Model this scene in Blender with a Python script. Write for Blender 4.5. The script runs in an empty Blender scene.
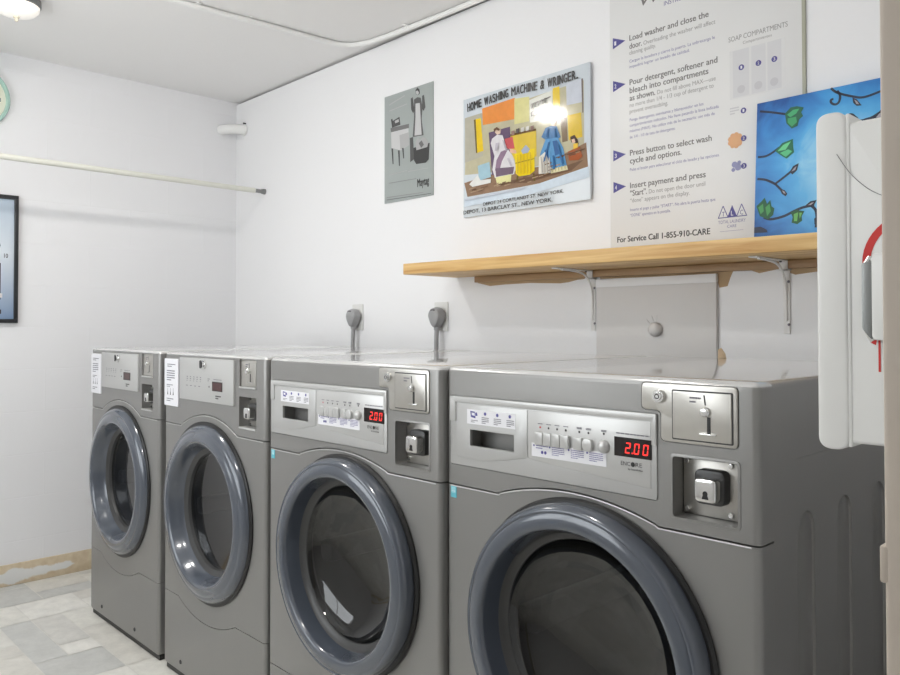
import bpy, bmesh, math, random
from mathutils import Vector, Matrix
random.seed(7)
SC = bpy.context.scene
C = SC.collection
PI = math.pi
# ------------------------------------------------------------------ materials
def lin(c):
    c = c / 255.0
    return c / 12.92 if c <= 0.04045 else ((c + 0.055) / 1.055) ** 2.4
def rgb(*c):
    return (lin(c[0]), lin(c[1]), lin(c[2]), 1.0)
_cache = {}
def mat(name, col, rough=0.5, metal=0.0, coat=0.0, spec=0.5, emit=0.0, noise=0.0, nscale=30.0, bump=0.0, bscale=200.0):
    if name in _cache: return _cache[name]
    m = bpy.data.materials.new(name); m.use_nodes = True
    nt = m.node_tree; b = nt.nodes['Principled BSDF']
    b.inputs['Base Color'].default_value = col
    b.inputs['Roughness'].default_value = rough
    b.inputs['Metallic'].default_value = metal
    b.inputs['Coat Weight'].default_value = coat
    b.inputs['Coat Roughness'].default_value = 0.08
    b.inputs['Specular IOR Level'].default_value = spec
    if emit:
        b.inputs['Emission Color'].default_value = col
        b.inputs['Emission Strength'].default_value = emit
    tc = nt.nodes.new('ShaderNodeTexCoord')
    if noise:
        n = nt.nodes.new('ShaderNodeTexNoise'); n.inputs['Scale'].default_value = nscale; n.inputs['Detail'].default_value = 4
        r = nt.nodes.new('ShaderNodeMapRange'); r.inputs[3].default_value = 1 - noise; r.inputs[4].default_value = 1 + noise
        x = nt.nodes.new('ShaderNodeVectorMath'); x.operation = 'SCALE'
        x.inputs[0].default_value = col[:3]
        nt.links.new(tc.outputs['Object'], n.inputs['Vector']); nt.links.new(n.outputs['Fac'], r.inputs[0])
        nt.links.new(r.outputs[0], x.inputs['Scale']); nt.links.new(x.outputs[0], b.inputs['Base Color'])
    if bump:
        n2 = nt.nodes.new('ShaderNodeTexNoise'); n2.inputs['Scale'].default_value = bscale
        bp = nt.nodes.new('ShaderNodeBump'); bp.inputs['Strength'].default_value = bump; bp.inputs['Distance'].default_value = 0.002
        nt.links.new(tc.outputs['Object'], n2.inputs['Vector']); nt.links.new(n2.outputs['Fac'], bp.inputs['Height'])
        nt.links.new(bp.outputs[0], b.inputs['Normal'])
    _cache[name] = m
    return m
_flat = {}
def flat(c, rough=0.5):
    if isinstance(c, int): c = (c, c, c)
    k = (tuple(c), rough)
    if k not in _flat: _flat[k] = mat('print_%d_%d_%d_%d' % (c[0], c[1], c[2], int(rough*100)), rgb(*c), rough, noise=.13 if rough < .2 else 0, nscale=38)
    return _flat[k]
# ------------------------------------------------------------------ mesh helpers
def finish(name, pieces, parent=None, smooth=True, ang=35):
    """pieces = [(bmesh, material), ...] become ONE mesh object"""
    me = bpy.data.meshes.new(name); tot = bmesh.new(); mats = []
    for bm, m in pieces:
        if m not in mats: mats.append(m)
        i = mats.index(m)
        bmesh.ops.recalc_face_normals(bm, faces=bm.faces[:])
        for f in bm.faces: f.material_index = i; f.smooth = smooth
        t = bpy.data.meshes.new('t'); bm.to_mesh(t); bm.free(); tot.from_mesh(t); bpy.data.meshes.remove(t)
    tot.to_mesh(me); tot.free()
    for m in mats: me.materials.append(m)
    o = bpy.data.objects.new(name, me); C.objects.link(o)
    if smooth: me.set_sharp_from_angle(angle=math.radians(ang))
    if parent: o.parent = parent
    return o
class BM:
    pass
def nb():
    return bmesh.new()
def part(name, bm, m, parent=None, **k):
    return finish(name, [(bm, m)], parent, **k)
def box(bm, x0, x1, y0, y1, z0, z1, bev=0, seg=2):
    r = bmesh.ops.create_cube(bm, size=1.0)
    vs = r['verts']
    for v in vs:
        v.co = Vector(((x0+x1)/2 + v.co.x*(x1-x0), (y0+y1)/2 + v.co.y*(y1-y0), (z0+z1)/2 + v.co.z*(z1-z0)))
    if bev:
        es = list({e for v in vs for e in v.link_edges})
        bmesh.ops.bevel(bm, geom=es, offset=bev, segments=seg, affect='EDGES', profile=0.5, clamp_overlap=True)
    return bm
def rounded(pts, r, n=5):
    """round every corner of a polygon"""
    out = []
    N = len(pts)
    for i in range(N):
        p = Vector(pts[i]); a = Vector(pts[i-1]); b = Vector(pts[(i+1) % N])
        da = (a-p); db = (b-p); la, lb = da.length, db.length
        rr = min(r, la*0.45, lb*0.45)
        s = p + da.normalized()*rr; e = p + db.normalized()*rr
        for k in range(n+1):
            t = k/n
            q = s*(1-t)**2 + p*2*t*(1-t) + e*t*t
            out.append((q.x, q.y))
    return out
def rrect(x0, x1, z0, z1, r, n=5):
    return rounded([(x0, z0), (x1, z0), (x1, z1), (x0, z1)], r, n)
def prism(bm, poly, y0, y1, bev=0, seg=2, big=None, bigsel=None):
    """polygon in x-z extruded along y; the front is y0"""
    vf = [bm.verts.new((p[0], y0, p[1])) for p in poly]
    vb = [bm.verts.new((p[0], y1, p[1])) for p in poly]
    n = len(poly)
    fs = [bm.faces.new(vf), bm.faces.new(vb[::-1])]
    for i in range(n):
        fs.append(bm.faces.new((vf[i], vb[i], vb[(i+1) % n], vf[(i+1) % n])))
    bmesh.ops.recalc_face_normals(bm, faces=fs)
    fe = [e for e in fs[0].edges]
    if big:
        be = [e for e in fe if bigsel(e.verts[0].co, e.verts[1].co)]
        se = [e for e in fe if e not in be]
        if bev and se:
            pass
        # corner edges running back where two big edges meet
        cv = {}
        for e in be:
            for v in e.verts: cv[v] = cv.get(v, 0) + 1
        for v, c in cv.items():
            if c == 2:
                for e in v.link_edges:
                    if e not in fe and abs((e.verts[0].co - e.verts[1].co).normalized().y) > .9: be.append(e)
        bmesh.ops.bevel(bm, geom=be, offset=big, segments=4, affect='EDGES', profile=0.5, clamp_overlap=True)
    if bev and not big:
        bmesh.ops.bevel(bm, geom=fe, offset=bev, segments=seg, affect='EDGES', profile=0.5, clamp_overlap=True)
    return bm
def flatpoly(bm, pts, y):
    bm.faces.new([bm.verts.new((p[0], y, p[1])) for p in pts])
    return bm
def lathe(bm, prof, cx, cz, n=72, cap=False):
    """profile [(r, y)] turned round an axis along y through (cx, cz)"""
    rings = []
    for r, y in prof:
        if r < 1e-6: rings.append([bm.verts.new((cx, y, cz))])
        else: rings.append([bm.verts.new((cx + r*math.cos(2*PI*k/n), y, cz + r*math.sin(2*PI*k/n))) for k in range(n)])
    for a, b in zip(rings[:-1], rings[1:]):
        for k in range(n):
            k2 = (k+1) % n
            if len(a) == 1: bm.faces.new((a[0], b[k], b[k2]))
            elif len(b) == 1: bm.faces.new((a[k], a[k2], b[0]))
            else: bm.faces.new((a[k], a[k2], b[k2], b[k]))
    if cap:
        for R in (rings[0], rings[-1]):
            if len(R) > 1: bm.faces.new(R)
    return bm
def lathez(bm, prof, cx, cy, n=48, cap=True):
    """profile [(r, z)] turned round a vertical axis"""
    rings = []
    for r, z in prof:
        if r < 1e-6: rings.append([bm.verts.new((cx, cy, z))])
        else: rings.append([bm.verts.new((cx + r*math.cos(2*PI*k/n), cy + r*math.sin(2*PI*k/n), z)) for k in range(n)])
    for a, b in zip(rings[:-1], rings[1:]):
        for k in range(n):
            k2 = (k+1) % n
            if len(a) == 1: bm.faces.new((a[0], b[k], b[k2]))
            elif len(b) == 1: bm.faces.new((a[k], a[k2], b[0]))
            else: bm.faces.new((a[k], a[k2], b[k2], b[k]))
    if cap:
        for R in (rings[0], rings[-1]):
            if len(R) > 1: bm.faces.new(R)
    return bm
def tube(bm, pts, r, n=12, sx=1.0):
    pts = [Vector(p) for p in pts]; rings = []
    rs = r if isinstance(r, (list, tuple)) else [r]*len(pts)
    up = None
    for i, p in enumerate(pts):
        t = (pts[min(i+1, len(pts)-1)] - pts[max(i-1, 0)]).normalized()
        if up is None:
            up = Vector((0, 0, 1)) if abs(t.z) < .9 else Vector((0, 1, 0))
        u = (up - t*up.dot(t)).normalized(); v = t.cross(u); up = u
        rings.append([bm.verts.new(p + u*math.cos(2*PI*k/n)*rs[i] + v*math.sin(2*PI*k/n)*rs[i]*sx) for k in range(n)])
    for a, b in zip(rings[:-1], rings[1:]):
        for k in range(n): bm.faces.new((a[k], a[(k+1) % n], b[(k+1) % n], b[k]))
    bm.faces.new(rings[0][::-1]); bm.faces.new(rings[-1])
    return bm
def smooth_path(pts, n=8):
    pts = [Vector(p) for p in pts]; out = []
    for i in range(len(pts)-1):
        p0 = pts[max(i-1, 0)]; p1 = pts[i]; p2 = pts[i+1]; p3 = pts[min(i+2, len(pts)-1)]
        for k in range(n):
            t = k/n
            out.append(0.5*((2*p1) + (p2-p0)*t + (2*p0-5*p1+4*p2-p3)*t*t + (3*p1-p0-3*p2+p3)*t**3))
    out.append(pts[-1]); return out
def cut(o, bm):
    """cut the closed bmesh out of object o"""
    me = bpy.data.meshes.new('cutter'); bmesh.ops.recalc_face_normals(bm, faces=bm.faces[:]); bm.to_mesh(me); bm.free()
    c = bpy.data.objects.new('cutter', me); C.objects.link(c); c.parent = o.parent
    md = o.modifiers.new('b', 'BOOLEAN'); md.object = c; md.operation = 'DIFFERENCE'; md.solver = 'EXACT'
    bpy.context.view_layer.update()
    new = bpy.data.meshes.new_from_object(o.evaluated_get(bpy.context.evaluated_depsgraph_get()))
    o.modifiers.clear(); old = o.data; nm = old.name; o.data = new; bpy.data.meshes.remove(old); new.name = nm
    bpy.data.objects.remove(c); bpy.data.meshes.remove(me)
    new.set_sharp_from_angle(angle=math.radians(35))
def text(bm, s, x, z, h, y, width=None, bold=0.0, ang=0.0, align='LEFT', flip='front', shear=0.0):
    """lettering facing -y (flip='front') or +x (flip='left'); h = cap height"""
    cu = bpy.data.curves.new('t', 'FONT'); cu.body = s; cu.size = 1.0; cu.align_x = align; cu.shear = shear; cu.resolution_u = 3
    o = bpy.data.objects.new('t', cu); C.objects.link(o)
    bpy.context.view_layer.update()
    me = bpy.data.meshes.new_from_object(o.evaluated_get(bpy.context.evaluated_depsgraph_get()))
    bpy.data.objects.remove(o); bpy.data.curves.remove(cu)
    if len(me.vertices):
        xs = [v.co.x for v in me.vertices]; w = max(xs) - min(xs)
        sz = h / 0.70; sx = sz if not width else width / w
        ca, sa = math.cos(ang), math.sin(ang); x0 = min(xs) if align == 'LEFT' else 0
        for v in me.vertices:
            a = (v.co.x - x0)*sx; b = v.co.y*sz
            p, q = a*ca - b*sa, a*sa + b*ca
            v.co = (x + p, y, z + q) if flip == 'front' else (y, x + p, z + q)
        bm.from_mesh(me)
        if bold:                                   # a heavier stroke: struck again a hair to either side and above
            d = bold*sz*1.3
            for dx, dz, dy in ((d, 0, -.00001), (d*.5, d*.5, -.00002), (0, d*.4, -.00003)):
                m2 = me.copy()
                for v in m2.vertices: v.co = v.co + (Vector((dx, dy, dz)) if flip == 'front' else Vector((-dy, dx, dz)))
                bm.from_mesh(m2); bpy.data.meshes.remove(m2)
    bpy.data.meshes.remove(me)
    return bm
# ------------------------------------------------------------------ things
def tag(o, label=None, cat=None, group=None, kind=None):
    if label: o['label'] = label
    if cat: o['category'] = cat
    if group: o['group'] = group
    if kind: o['kind'] = kind
    return o
def thing(name, label, cat, loc=(0, 0, 0), group=None, rz=0):
    o = bpy.data.objects.new(name, None); C.objects.link(o); o.location = loc; o.rotation_euler = (0, 0, rz)
    o.empty_display_size = .1
    return tag(o, label, cat, group)
def struct(name, pieces, parent=None, **k):
    if not isinstance(pieces, list): pieces = [pieces]
    return tag(finish(name, pieces, parent, **k), kind='structure')
def dup(root, loc, label, scale=(1, 1, 1)):
    r = root.copy(); C.objects.link(r); r.location = loc; r.scale = scale; r['label'] = label
    for ch in root.children:
        c = ch.copy(); C.objects.link(c); c.parent = r
        for g in ch.children:
            d = g.copy(); C.objects.link(d); d.parent = c
    return r
# ------------------------------------------------------------------ drawn outlines of the prints (x, z on the wall)
PRINT_SHAPES = [((196,190,160),[(1.8644,2.0219),(2.4343,2.0448),(2.4364,1.7886),(2.1623,1.7781),(1.8565,1.8016)]),((150,120,95),[(1.8534,1.77),(2.0011,1.7832),(2.2383,1.7767),(2.4445,1.8287),(2.4518,1.7449),(2.4271,1.7209),(2.175,1.7151),(1.8713,1.7125)]),((120,92,72),[(2.001,1.7451),(2.2382,1.7476),(2.433,1.7707),(2.3817,1.7413),(2.175,1.727)]),((186,182,165),[(1.8569,2.0277),(1.9522,2.03),(1.9561,1.8604),(1.8566,1.8495)]),((242,206,40),[(1.916,2.012),(1.945,2.0116),(1.959,1.8807),(1.9244,1.878)]),((120,105,60),[(1.9072,2.0115),(1.9175,2.0117),(1.9259,1.8778),(1.9186,1.8779)]),((240,150,72),[(1.9522,2.0467),(2.1214,2.0524),(2.1212,1.9723),(1.9564,1.9812)]),((222,216,150),[(2.1188,2.049),(2.1914,2.0414),(2.1911,1.9509),(2.1185,1.9527)]),((226,226,216),[(2.1914,2.0276),(2.2981,2.0406),(2.2977,1.942),(2.1949,1.9442)]),((110,105,100),[(2.2015,2.0127),(2.2454,2.0162),(2.2454,2.0123),(2.2015,2.0078)]),((110,105,100),[(2.2541,2.0163),(2.2908,2.022),(2.2907,2.0172),(2.254,2.0115)]),((110,105,100),[(2.2014,1.9833),(2.2391,1.9845),(2.2391,1.9796),(2.2014,1.9784)]),((238,204,60),[(2.3005,2.0468),(2.3304,2.0477),(2.3359,1.9307),(2.3025,1.9334)]),((205,210,220),[(2.3599,2.0487),(2.4287,2.0516),(2.4283,1.9702),(2.3619,1.9728)]),((120,110,105),[(2.4253,2.0515),(2.4321,2.0518),(2.4338,1.934),(2.4282,1.9332)]),((228,194,60),[(2.3652,1.9364),(2.4237,1.936),(2.4289,1.8499),(2.3706,1.8489)]),((130,110,85),[(2.3335,1.9312),(2.3617,1.9323),(2.366,1.8469),(2.3426,1.8462)]),((104,84,112),[(1.9875,1.9464),(2.0972,1.9487),(2.1047,1.7865),(2.0053,1.7785)]),((226,196,70),[(2.0998,1.916),(2.2238,1.9134),(2.226,1.8155),(2.1101,1.8238)]),((120,90,50),[(2.0998,1.92),(2.2239,1.9173),(2.2238,1.9095),(2.0998,1.912)]),((205,90,95),[(2.0702,1.9071),(2.1104,1.9081),(2.1208,1.8622),(2.0782,1.8672)]),((235,190,165),[(2.0943,1.8666),(2.1261,1.8553),(2.1313,1.8405),(2.0996,1.8496)]),((232,205,185),[(2.0238,1.9521),(2.0404,1.9552),(2.0513,1.945),(2.0485,1.9313),(2.0321,1.9301),(2.021,1.9403)]),((228,225,228),[(2.0057,1.9194),(2.0321,1.9301),(2.0594,1.9232),(2.0809,1.8729),(2.1128,1.8335),(2.1259,1.7934),(2.1179,1.7666),(2.0206,1.7661),(2.0068,1.8009),(2.018,1.8505),(1.9986,1.9031)]),((150,125,148),[(2.0511,1.8616),(2.089,1.8675),(2.0564,1.8241),(2.0454,1.7952),(2.0206,1.7937),(2.029,1.8334)]),((120,100,120),[(2.0234,1.8025),(2.118,1.7946),(2.1126,1.7694),(2.0261,1.7694)]),((232,228,165),[(2.0233,1.7677),(2.1047,1.7685),(2.1019,1.7408),(2.0315,1.74)]),((246,218,32),[(2.1208,1.8422),(2.2161,1.8464),(2.217,1.7652),(2.1943,1.7538),(2.1415,1.7553),(2.1258,1.7675)]),((190,160,30),[(2.1233,1.8088),(2.2159,1.8113),(2.2159,1.8074),(2.1233,1.8038)]),((110,95,40),[(2.131,1.7588),(2.1389,1.7577),(2.1362,1.7361),(2.1283,1.7372)]),((110,95,40),[(2.2082,1.7557),(2.2157,1.7566),(2.2207,1.7286),(2.2131,1.7277)]),((170,180,200),[(2.1522,1.849),(2.1755,1.8669),(2.1946,1.847),(2.1856,1.8357),(2.1599,1.8359)]),((225,195,175),[(2.2928,1.9314),(2.3073,1.9344),(2.3168,1.923),(2.312,1.9106),(2.2976,1.9113)]),((120,80,60),[(2.2904,1.9357),(2.3073,1.9401),(2.3192,1.9282),(2.3168,1.923),(2.3049,1.9329),(2.2928,1.9276)]),((80,130,180),[(2.2684,1.911),(2.2928,1.9142),(2.3191,1.9073),(2.3356,1.8663),(2.3261,1.8623),(2.2682,1.8686),(2.2486,1.8817)]),((96,156,205),[(2.2683,1.8705),(2.3237,1.8665),(2.3472,1.8265),(2.3655,1.7483),(2.3113,1.7449),(2.2357,1.7499),(2.2434,1.8225)]),((60,105,160),[(2.2998,1.8583),(2.3213,1.8575),(2.3377,1.8092),(2.3115,1.8039)]),((60,105,160),[(2.2632,1.8309),(2.2779,1.8361),(2.285,1.7889),(2.2654,1.7726)]),((236,233,222),[(2.2372,1.8108),(2.2656,1.8256),(2.2922,1.7687),(2.2993,1.7466),(2.2357,1.7499)]),((242,236,195),[(2.2873,1.7598),(2.3633,1.7618),(2.3679,1.7461),(2.2921,1.7438)]),((70,50,45),[(2.3776,1.8589),(2.396,1.8631),(2.4096,1.844),(2.4141,1.8265),(2.3959,1.8352),(2.3822,1.8394)]),((230,195,170),[(2.3822,1.8488),(2.396,1.8501),(2.4005,1.8363),(2.389,1.8345)]),((240,200,70),[(2.3913,1.8322),(2.4119,1.8325),(2.4095,1.8143),(2.3912,1.8136)]),((172,92,52),[(2.3681,1.809),(2.4186,1.8183),(2.4297,1.7832),(2.4138,1.7728),(2.3726,1.7773)]),((168,202,216),[(1.9301,1.8268),(1.9928,1.8318),(2.0011,1.7729),(1.9372,1.7672)]),((232,232,228),[(1.8832,1.7608),(1.9301,1.7912),(1.9444,1.7683),(2.0011,1.7657),(1.9983,1.7506),(1.9008,1.7479)]),((215,228,240),[(1.8563,1.7058),(2.1749,1.7073),(2.4552,1.7444),(2.4583,1.7073),(2.1749,1.6797),(1.8563,1.6739)]),((176,148,118),[(2.0165,1.7379),(2.0504,1.741),(2.0504,1.7369),(2.0165,1.7338)]),((128,98,76),[(2.1512,1.7408),(2.1644,1.742),(2.1644,1.738),(2.1511,1.7368)]),((110,82,62),[(2.3423,1.8007),(2.3576,1.802),(2.3576,1.7982),(2.3423,1.797)]),((128,98,76),[(2.281,1.7703),(2.3023,1.7722),(2.3023,1.7684),(2.281,1.7665)]),((128,98,76),[(2.2402,1.7463),(2.2555,1.7477),(2.2555,1.7439),(2.2402,1.7424)]),((110,82,62),[(2.386,1.8038),(2.4097,1.8057),(2.4097,1.802),(2.386,1.8)]),((128,98,76),[(1.9114,1.7332),(1.9269,1.7346),(1.9269,1.7304),(1.9114,1.729)]),((176,148,118),[(2.3132,1.7704),(2.3341,1.7723),(2.3341,1.7685),(2.3132,1.7666)]),((128,98,76),[(2.2818,1.7579),(2.3091,1.7604),(2.3091,1.7566),(2.2818,1.7541)]),((128,98,76),[(2.125,1.7358),(2.1474,1.7379),(2.1474,1.7339),(2.125,1.7318)]),((110,82,62),[(2.3907,1.7968),(2.4028,1.7978),(2.4028,1.7941),(2.3907,1.793)]),((128,98,76),[(2.1626,1.7502),(2.1844,1.7522),(2.1844,1.7482),(2.1626,1.7462)]),((128,98,76),[(2.2336,1.7454),(2.2625,1.7481),(2.2624,1.7443),(2.2336,1.7415)]),((176,148,118),[(2.2056,1.7412),(2.2298,1.7435),(2.2298,1.7396),(2.2055,1.7373)]),((110,82,62),[(2.3754,1.796),(2.4026,1.7982),(2.4026,1.7945),(2.3753,1.7922)]),((110,82,62),[(2.4176,1.8067),(2.4414,1.8086),(2.4414,1.805),(2.4176,1.803)]),((128,98,76),[(2.068,1.7392),(2.0937,1.7416),(2.0937,1.7375),(2.068,1.7352)]),((128,98,76),[(2.2793,1.7823),(2.2966,1.7838),(2.2966,1.7799),(2.2793,1.7785)]),((128,98,76),[(1.9485,1.7394),(1.9852,1.7427),(1.9852,1.7385),(1.9485,1.7353)]),((176,148,118),[(1.9265,1.732),(1.9615,1.7351),(1.9615,1.7309),(1.9265,1.7278)]),((176,148,118),[(1.884,1.7427),(1.9191,1.7457),(1.9191,1.7415),(1.884,1.7385)]),((110,82,62),[(1.899,1.7372),(1.9225,1.7392),(1.9224,1.735),(1.899,1.7329)]),((176,148,118),[(2.2122,1.7413),(2.2348,1.7435),(2.2348,1.7396),(2.2122,1.7374)]),((110,82,62),[(2.4212,1.8062),(2.4344,1.8073),(2.4344,1.8036),(2.4212,1.8025)]),((176,148,118),[(2.1848,1.7284),(2.2034,1.7302),(2.2034,1.7263),(2.1848,1.7245)]),((176,148,118),[(2.0314,1.7346),(2.052,1.7365),(2.052,1.7324),(2.0314,1.7305)]),((176,148,118),[(2.402,1.8008),(2.4202,1.8023),(2.4201,1.7986),(2.4019,1.7971)]),((128,98,76),[(2.3584,1.8021),(2.3827,1.8041),(2.3827,1.8003),(2.3584,1.7983)]),((128,98,76),[(1.9351,1.7277),(1.9557,1.7296),(1.9557,1.7254),(1.9351,1.7235)]),((176,148,118),[(2.2376,1.7422),(2.2586,1.7442),(2.2586,1.7403),(2.2376,1.7383)]),((176,148,118),[(2.0285,1.744),(2.0425,1.7453),(2.0424,1.7412),(2.0284,1.7399)]),((110,82,62),[(2.1184,1.7402),(2.1395,1.7422),(2.1395,1.7382),(2.1184,1.7362)]),((128,98,76),[(2.2137,1.7487),(2.2388,1.751),(2.2387,1.7472),(2.2137,1.7448)]),((176,148,118),[(2.1468,1.7377),(2.1724,1.7401),(2.1723,1.7362),(2.1468,1.7337)]),((128,98,76),[(2.0405,1.7397),(2.0555,1.7411),(2.0555,1.737),(2.0405,1.7357)]),((176,148,118),[(2.2596,1.7463),(2.284,1.7486),(2.284,1.7448),(2.2595,1.7424)]),((110,82,62),[(2.052,1.7372),(2.0734,1.7392),(2.0734,1.7351),(2.052,1.7331)]),((128,98,76),[(2.0601,1.7435),(2.0793,1.7452),(2.0793,1.7412),(2.0601,1.7394)]),((110,82,62),[(2.317,1.7977),(2.3472,1.8001),(2.3472,1.7964),(2.317,1.7939)]),((128,98,76),[(2.2637,1.781),(2.2803,1.7824),(2.2803,1.7786),(2.2637,1.7772)]),((110,82,62),[(2.3254,1.7956),(2.35,1.7976),(2.3499,1.7939),(2.3253,1.7918)]),((128,98,76),[(2.2457,1.7461),(2.2643,1.7479),(2.2643,1.744),(2.2457,1.7422)]),((176,148,118),[(2.0722,1.7315),(2.103,1.7343),(2.103,1.7303),(2.0722,1.7274)]),((128,98,76),[(2.403,1.8073),(2.4261,1.8092),(2.4261,1.8055),(2.403,1.8036)]),((110,82,62),[(2.3659,1.8006),(2.392,1.8027),(2.3919,1.799),(2.3659,1.7968)]),((176,148,118),[(1.8926,1.7282),(1.9261,1.7312),(1.926,1.727),(1.8926,1.724)]),((120,115,108),[(2.204,2.0112),(2.2129,2.0114),(2.2128,1.9938),(2.204,1.9935)]),((120,115,108),[(2.2192,2.013),(2.228,2.0132),(2.2279,1.9956),(2.2191,1.9954)]),((120,115,108),[(2.2342,2.0147),(2.2429,2.0149),(2.2429,1.9974),(2.2341,1.9972)]),((120,115,108),[(2.2491,2.0164),(2.2578,2.0166),(2.2577,1.9992),(2.2491,1.999)]),((120,115,108),[(2.2639,2.0181),(2.2725,2.0183),(2.2724,2.001),(2.2639,2.0007)]),((130,125,118),[(2.2039,1.9779),(2.214,1.9782),(2.214,1.9645),(2.2039,1.9641)]),((130,125,118),[(2.2191,1.9797),(2.2291,1.9801),(2.229,1.9664),(2.219,1.9661)]),((130,125,118),[(2.2341,1.9816),(2.244,1.9819),(2.244,1.9683),(2.234,1.968)]),((130,125,118),[(2.249,1.9834),(2.2589,1.9838),(2.2588,1.9702),(2.2489,1.9699)]),((130,125,118),[(2.2638,1.9853),(2.2736,1.9856),(2.2735,1.9721),(2.2637,1.9718)]),((150,120,110),[(2.1078,1.9286),(2.1237,1.9293),(2.1236,1.9133),(2.1078,1.9126)]),((90,80,80),[(2.1316,1.9323),(2.1473,1.933),(2.1472,1.9171),(2.1315,1.9163)]),((225,222,215),[(2.1551,1.9319),(2.1706,1.9326),(2.1705,1.9168),(2.155,1.9161)]),((225,222,215),[(2.1783,1.9316),(2.1936,1.9323),(2.1936,1.9166),(2.1782,1.9158)]),((150,120,110),[(2.2012,1.9293),(2.2164,1.93),(2.2163,1.9144),(2.2012,1.9136)]),((196,190,182),[(2.2483,1.81),(2.252,1.8095),(2.2592,1.7523),(2.253,1.7513)]),((196,190,182),[(2.2606,1.8062),(2.2643,1.8075),(2.2714,1.7506),(2.2653,1.7495)]),((196,190,182),[(2.2729,1.8023),(2.2765,1.8056),(2.2836,1.7488),(2.2775,1.7478)]),((196,190,182),[(2.285,1.7985),(2.2887,1.8037),(2.2957,1.7471),(2.2897,1.7461)]),((222,190,40),[(2.1365,1.8346),(2.1404,1.8339),(2.1415,1.7652),(2.1376,1.7658)]),((222,190,40),[(2.1522,1.8349),(2.156,1.8343),(2.1571,1.763),(2.1532,1.7636)]),((222,190,40),[(2.1677,1.8353),(2.1715,1.8347),(2.1726,1.7608),(2.1687,1.7614)]),((222,190,40),[(2.1831,1.8356),(2.1869,1.835),(2.1879,1.7586),(2.1841,1.7592)]),((222,190,40),[(2.1983,1.836),(2.2021,1.8354),(2.2031,1.7565),(2.1993,1.757)]),((196,190,200),[(2.0292,1.8979),(2.0457,1.8971),(2.0374,1.8679),(2.0236,1.8681)]),((196,190,200),[(2.0621,1.9044),(2.0702,1.901),(2.0862,1.8599),(2.0782,1.8612)]),((196,190,200),[(2.0862,1.8296),(2.0942,1.8304),(2.1101,1.7998),(2.1021,1.799)]),((60,112,165),[(2.2782,1.9053),(2.2855,1.9059),(2.2805,1.8761),(2.2732,1.8754)]),((60,112,165),[(2.3072,1.9038),(2.3131,1.9018),(2.319,1.8693),(2.3118,1.8686)]),((60,112,165),[(2.2828,1.8564),(2.2901,1.8571),(2.2679,1.7915),(2.2606,1.7888)]),((60,112,165),[(2.3213,1.8479),(2.3284,1.8448),(2.3516,1.7692),(2.3446,1.7646)]),((60,112,165),[(2.302,1.8054),(2.3092,1.8062),(2.3161,1.7556),(2.3077,1.7549)]),((110,80,60),[(2.0183,1.9531),(2.0349,1.9583),(2.0513,1.9471),(2.0458,1.9419),(2.0321,1.9485),(2.021,1.9403)]),((200,190,140),[(2.2994,1.7599),(2.303,1.7604),(2.3041,1.7459),(2.3005,1.7464)]),((200,190,140),[(2.3138,1.7607),(2.3173,1.7611),(2.3185,1.7467),(2.3149,1.7472)]),((200,190,140),[(2.328,1.7614),(2.3316,1.7618),(2.3327,1.7475),(2.3292,1.748)]),((200,190,140),[(2.3422,1.7622),(2.3457,1.7626),(2.3469,1.7483),(2.3433,1.7488)]),((200,190,140),[(2.3563,1.7629),(2.3598,1.7633),(2.3609,1.749),(2.3574,1.7495)]),((205,212,224),[(1.8638,1.7049),(2.0287,1.7077),(2.175,1.7112),(2.1749,1.7053),(2.0287,1.7006),(1.8638,1.6964)])]
PRINT_ARC = [(1.8745,2.049),(1.9842,2.055),(2.0945,2.0605),(2.1713,2.0593),(2.2462,2.0547),(2.329,2.0528),(2.4139,2.0553)]
PRINT_L1 = [(1.9599,1.6624),(2.3494,1.6645)]
PRINT_L2 = [(1.8519,1.6453),(2.2999,1.6445)]
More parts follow.
